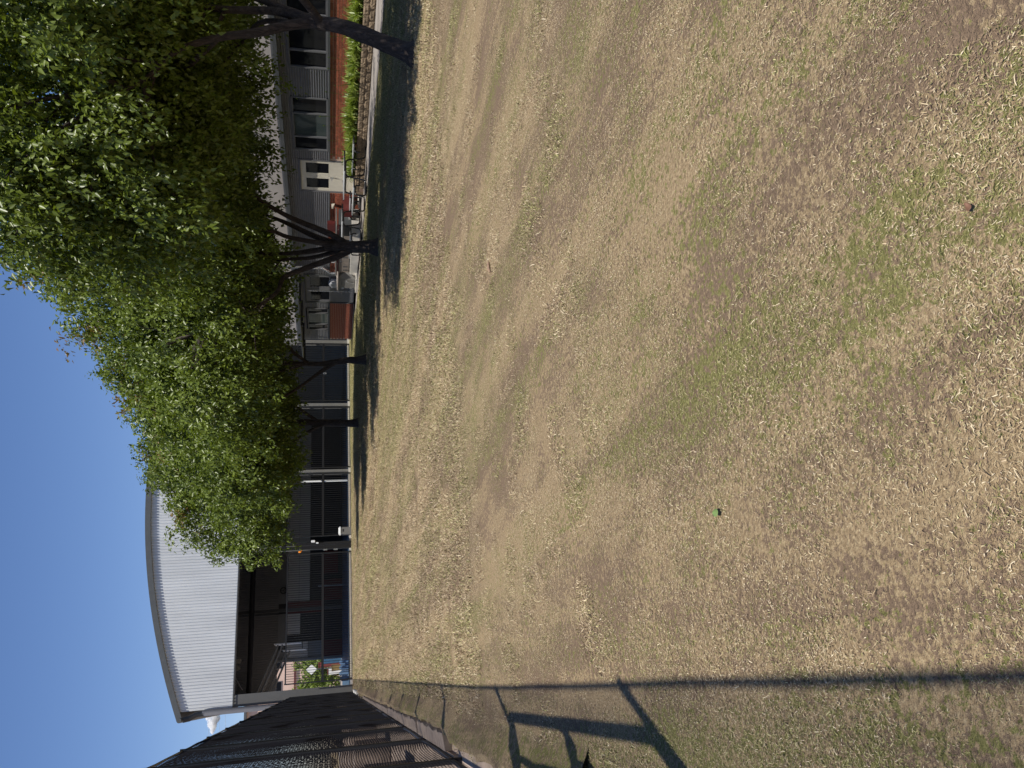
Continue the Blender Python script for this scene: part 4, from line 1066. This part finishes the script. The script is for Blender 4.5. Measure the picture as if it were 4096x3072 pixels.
# a cloud low over the fence, overhead cables and a pole
bm = bmesh.new(); random.seed(4)
bmesh.ops.create_icosphere(bm, subdivisions=4, radius=1)
for v_ in bm.verts:
    x, y, z = v_.co; t = (x + 1) / 2
    v_.co = Vector((-34 + 27 * t, 1000 + y * 9, 131 + z * (1 + 10.5 * t) + .8 * math.sin(x * 9 + z * 4)))
me = bpy.data.meshes.new('cloud'); bm.to_mesh(me); bm.free(); me.materials.append(MATS['cloud'])
o = bpy.data.objects.new('cloud', me); C.objects.link(o)
tag(o, 'small white cloud low in the sky between hall and fence', 'cloud', kind='stuff')
po = MB().tube([(-16, 62, 0), (-16, 62, 11)], [.16, .12], 10).bar((-17, 62, 9.6), (-15, 62, 9.6), .1, .1).build('power_pole', 'timber', origin=(-16, 62, 0), smooth=True)
tag(po, 'timber power pole beyond the fence', 'pole')
for z, y, lab in ((9.3, 62, 'top'), (8.6, 62.2, 'middle'), (8.2, 62.4, 'lowest')):
    pts = [(-16 + 15.8 * k / 12, y, z + .4 - .5 * math.sin(math.pi * k / 12)) for k in range(13)]
    o = MB().tube(pts, .006, 5).build('overhead_cable', 'frame_grey', origin=pts[0]); tag(o, 'thin overhead cable beside the hall roof, %s of three' % lab, 'cable', 'overhead cables')

# ------------------------------------------------------------------ lawn: dry blades as instanced tufts
def tuft(seed, nb, size, tall, wide, rise=(.20, .34), bend=.6):
    g = np.random.default_rng(seed); vs, fs, rn = [], [], []
    for i in range(nb):
        p = np.array([g.uniform(-size, size), g.uniform(-size, size), 0.0]); a = g.uniform(0, 2 * math.pi)
        L = tall * (.45 + .7 * g.random() + 1.1 * (g.random() < .035)); w = wide * (.5 + .8 * g.random() + .9 * (g.random() < .035))
        el = abs(g.normal(*rise)); d = np.array([math.cos(a), math.sin(a)]); turn = g.normal(0, bend); r = g.random()
        z = .001 + .006 * g.random(); n0 = len(vs)
        for k in range(4):
            s_ = np.array([-d[1], d[0], 0]); ww = w * (1, .95, .7, .08)[k] / 2; tilt = .35 * w * (g.random() - .5)
            vs += [tuple(p + s_ * ww + np.array([0, 0, z + tilt])), tuple(p - s_ * ww + np.array([0, 0, z - tilt * .2]))]; rn += [r, r]
            st = L / 3; p = p + np.array([d[0], d[1], 0]) * st * math.cos(el); z = max(.001, z + st * math.sin(el)); el -= .28
            c_, q = math.cos(turn / 3), math.sin(turn / 3); d = np.array([d[0] * c_ - d[1] * q, d[0] * q + d[1] * c_])
        for k in range(3): fs.append((n0 + 2 * k, n0 + 2 * k + 1, n0 + 2 * k + 3, n0 + 2 * k + 2))
    me = bpy.data.meshes.new('tuft'); me.from_pydata(vs, [], fs)
    me.attributes.new('rnd', 'FLOAT', 'POINT').data.foreach_set('value', rn); me.materials.append(MATS['blade'])
    return bpy.data.objects.new('tuft', me)
src = bpy.data.collections.new('tuft_sources')          # never linked to the scene: only its instances show
for k in range(8): src.objects.link(tuft(200 + k, 1150, .15, .0110, .0014))
src2 = bpy.data.collections.new('turf_sources')
for k in range(8): src2.objects.link(tuft(300 + k, 520, .16, .024, .0036, (.55, .4), .5))
def in_path(x, y): return x > np.interp(y, [p[1] for p in PATH_L], [p[0] for p in PATH_L]) - .1
from mathutils import noise as mn
def lawn(name, y0, y1, xa, xb, step, scale, seed, dens, lab, coll=src):
    g = np.random.default_rng(seed); P, S, RZ, IX = [], [], [], []
    nx = int((xb - xa) / step); ny = int((y1 - y0) / step)
    for i in range(nx):
        for j in range(ny):
            x = xa + (i + g.random()) * step; y = y0 + (j + g.random()) * step
            if x < fx(y) + .1 or in_path(x, y): continue
            # keep to what the lens can see, with a margin
            dd = x * fh.x + y * fh.y; ss = x * right.x + y * right.y
            if dd < .8 or abs(ss) > dd * .56 + 1.0: continue
            q = mn.fractal(Vector((x * .9, y * .9, 3.3)), 1.0, 2.0, 4)
            q += .5 * mn.fractal(Vector((x * 3.1, y * 3.1, 7.7)), 1.0, 2.0, 3)
            if g.random() > dens + (.85 if coll is src else .40) * q - .34 * max(0, 1 - (math.hypot(x, y) - .9) / 1.5): continue
            P.append((x, y, .0)); S.append(scale * (.75 + .5 * g.random())); RZ.append(g.random() * 6.283); IX.append(int(g.integers(0, 8)))
    me = bpy.data.meshes.new(name); me.from_pydata(P, [], [])
    me.attributes.new('sc', 'FLOAT', 'POINT').data.foreach_set('value', S)
    me.attributes.new('rz', 'FLOAT', 'POINT').data.foreach_set('value', RZ)
    me.attributes.new('ix', 'INT', 'POINT').data.foreach_set('value', IX)
    o = bpy.data.objects.new(name, me); C.objects.link(o); tag(o, lab, 'grass', kind='stuff')
    ng = bpy.data.node_groups.new(name, 'GeometryNodeTree')
    ng.interface.new_socket('Geometry', in_out='INPUT', socket_type='NodeSocketGeometry'); ng.interface.new_socket('Geometry', in_out='OUTPUT', socket_type='NodeSocketGeometry')
    N_ = ng.nodes; gi, go = N_.new('NodeGroupInput'), N_.new('NodeGroupOutput')
    ip_ = N_.new('GeometryNodeInstanceOnPoints'); ci = N_.new('GeometryNodeCollectionInfo')
    ci.inputs['Collection'].default_value = coll; ci.inputs['Separate Children'].default_value = True; ci.inputs['Reset Children'].default_value = True
    m2p = N_.new('GeometryNodeMeshToPoints')
    def att(nm, ty):
        a = N_.new('GeometryNodeInputNamedAttribute'); a.data_type = ty; a.inputs['Name'].default_value = nm
        return [s_ for s_ in a.outputs if s_.enabled and s_.name == 'Attribute'][0]
    cx = N_.new('ShaderNodeCombineXYZ')
    lk = ng.links.new
    lk(gi.outputs[0], m2p.inputs['Mesh']); lk(m2p.outputs[0], ip_.inputs['Points']); lk(ci.outputs[0], ip_.inputs['Instance'])
    ip_.inputs['Pick Instance'].default_value = True
    lk(att('ix', 'INT'), ip_.inputs['Instance Index']); lk(att('rz', 'FLOAT'), cx.inputs['Z']); lk(cx.outputs[0], ip_.inputs['Rotation']); lk(att('sc', 'FLOAT'), ip_.inputs['Scale'])
    lk(ip_.outputs[0], go.inputs[0])
    md = o.modifiers.new('scatter', 'NODES'); md.node_group = ng
    print(name, len(P))
lawn('near_grass', .6, 7.5, -1.0, 7.5, .17, 1.0, 71, .72, 'dry straw-coloured grass blades on the near lawn')
lawn('middle_grass', 7.0, 20, -1.0, 15.5, .27, 1.25, 72, .98, 'dry straw-coloured grass on the middle of the lawn', src2)
lawn('far_grass', 20, 46.6, -1.0, 21, .46, 2.1, 73, .98, 'dry straw-coloured grass at the far end of the lawn', src2)
lawn('mixed_grass', 3.2, 7.4, -1.0, 9.0, .30, .85, 74, .55, 'taller dry tufts standing in the near lawn', src2)

# dry leaves fallen under the tree row
g = np.random.default_rng(5); vs, fs = [], []
for k in range(620):
    i = g.integers(0, 4); cx, cy = ((9.2, 9.4), (10.9, 18), (10.7, 25.2), (11, 32.8))[i]
    x, y = cx + g.normal(0, 2.3), cy + g.normal(0, 2.6)
    if in_path(x, y) and g.random() > .25: continue
    a = g.random() * 6.28; L = .025 + .03 * g.random(); w = L * .38; u = np.array([math.cos(a), math.sin(a), 0]); q = np.array([-u[1], u[0], 0]); p = np.array([x, y, .022]); n0 = len(vs)
    vs += [tuple(p - u * L), tuple(p + q * w + (0, 0, .008 * g.random())), tuple(p + u * L + (0, 0, .012 * g.random())), tuple(p - q * w + (0, 0, .008 * g.random()))]
    fs += [(n0, n0 + 1, n0 + 2), (n0, n0 + 2, n0 + 3)]
tag(MB().add(vs, fs).build('leaf_litter', 'bark_chip'), 'dry brown leaves fallen on the grass under the tree row', 'leaf litter', kind='stuff')
# a fallen leaf, a piece of bark and a few dry leaves on the lawn
def flat_leaf(loc, L, w, rz, mat, label, cat, name, curl=.25, tilt=0.2):
    vs, fs = [], []; n = 8
    for k in range(n + 1):
        t = k / n; ww = w * math.sin(math.pi * min(1, t * .86 + .12)) ** .8 * (1 - t * .25) + .0008
        z = .010 + curl * L * (t - .5) ** 2
        for q in (-1, 0, 1): vs.append((L * (t - .5), q * ww, z + (abs(q) * .22 * ww)))
        if k: b0 = 3 * (k - 1); fs += [(b0, b0 + 1, b0 + 4, b0 + 3), (b0 + 1, b0 + 2, b0 + 5, b0 + 4)]
    mb = MB().add(vs, fs); me = mb.mesh(name, smooth=True)
    me.attributes.new('rnd', 'FLOAT', 'POINT').data.foreach_set('value', [.4] * len(me.vertices))
    me.materials.append(MATS[mat]); o = bpy.data.objects.new(name, me); C.objects.link(o); o.location = loc; o.rotation_euler = (tilt, .1, rz)
    so_ = o.modifiers.new('thick', 'SOLIDIFY'); so_.thickness = .0012
    return tag(o, label, cat)
flat_leaf((.44, 2.28, .006), .046, .014, R(75), 'fallen_leaf', 'single pale green fallen leaf on the near lawn', 'leaf', 'fallen_leaf')
flat_leaf((0.79, 1.05, .004), .022, .006, R(20), 'dry_leaf', 'small curled reddish brown leaf at the near edge of the lawn', 'leaf', 'dry_leaf', .8)
bk = MB().tube([(2.99, 5.18, .016), (3.03, 5.2, .020), (3.08, 5.215, .018), (3.11, 5.22, .012)], [.008, .013, .012, .005], 7, jit=.3).build('bark_piece', 'bark_chip', origin=(3.04, 5.2, 0), smooth=True)
tag(bk, 'short brown piece of bark lying on the middle lawn', 'bark')
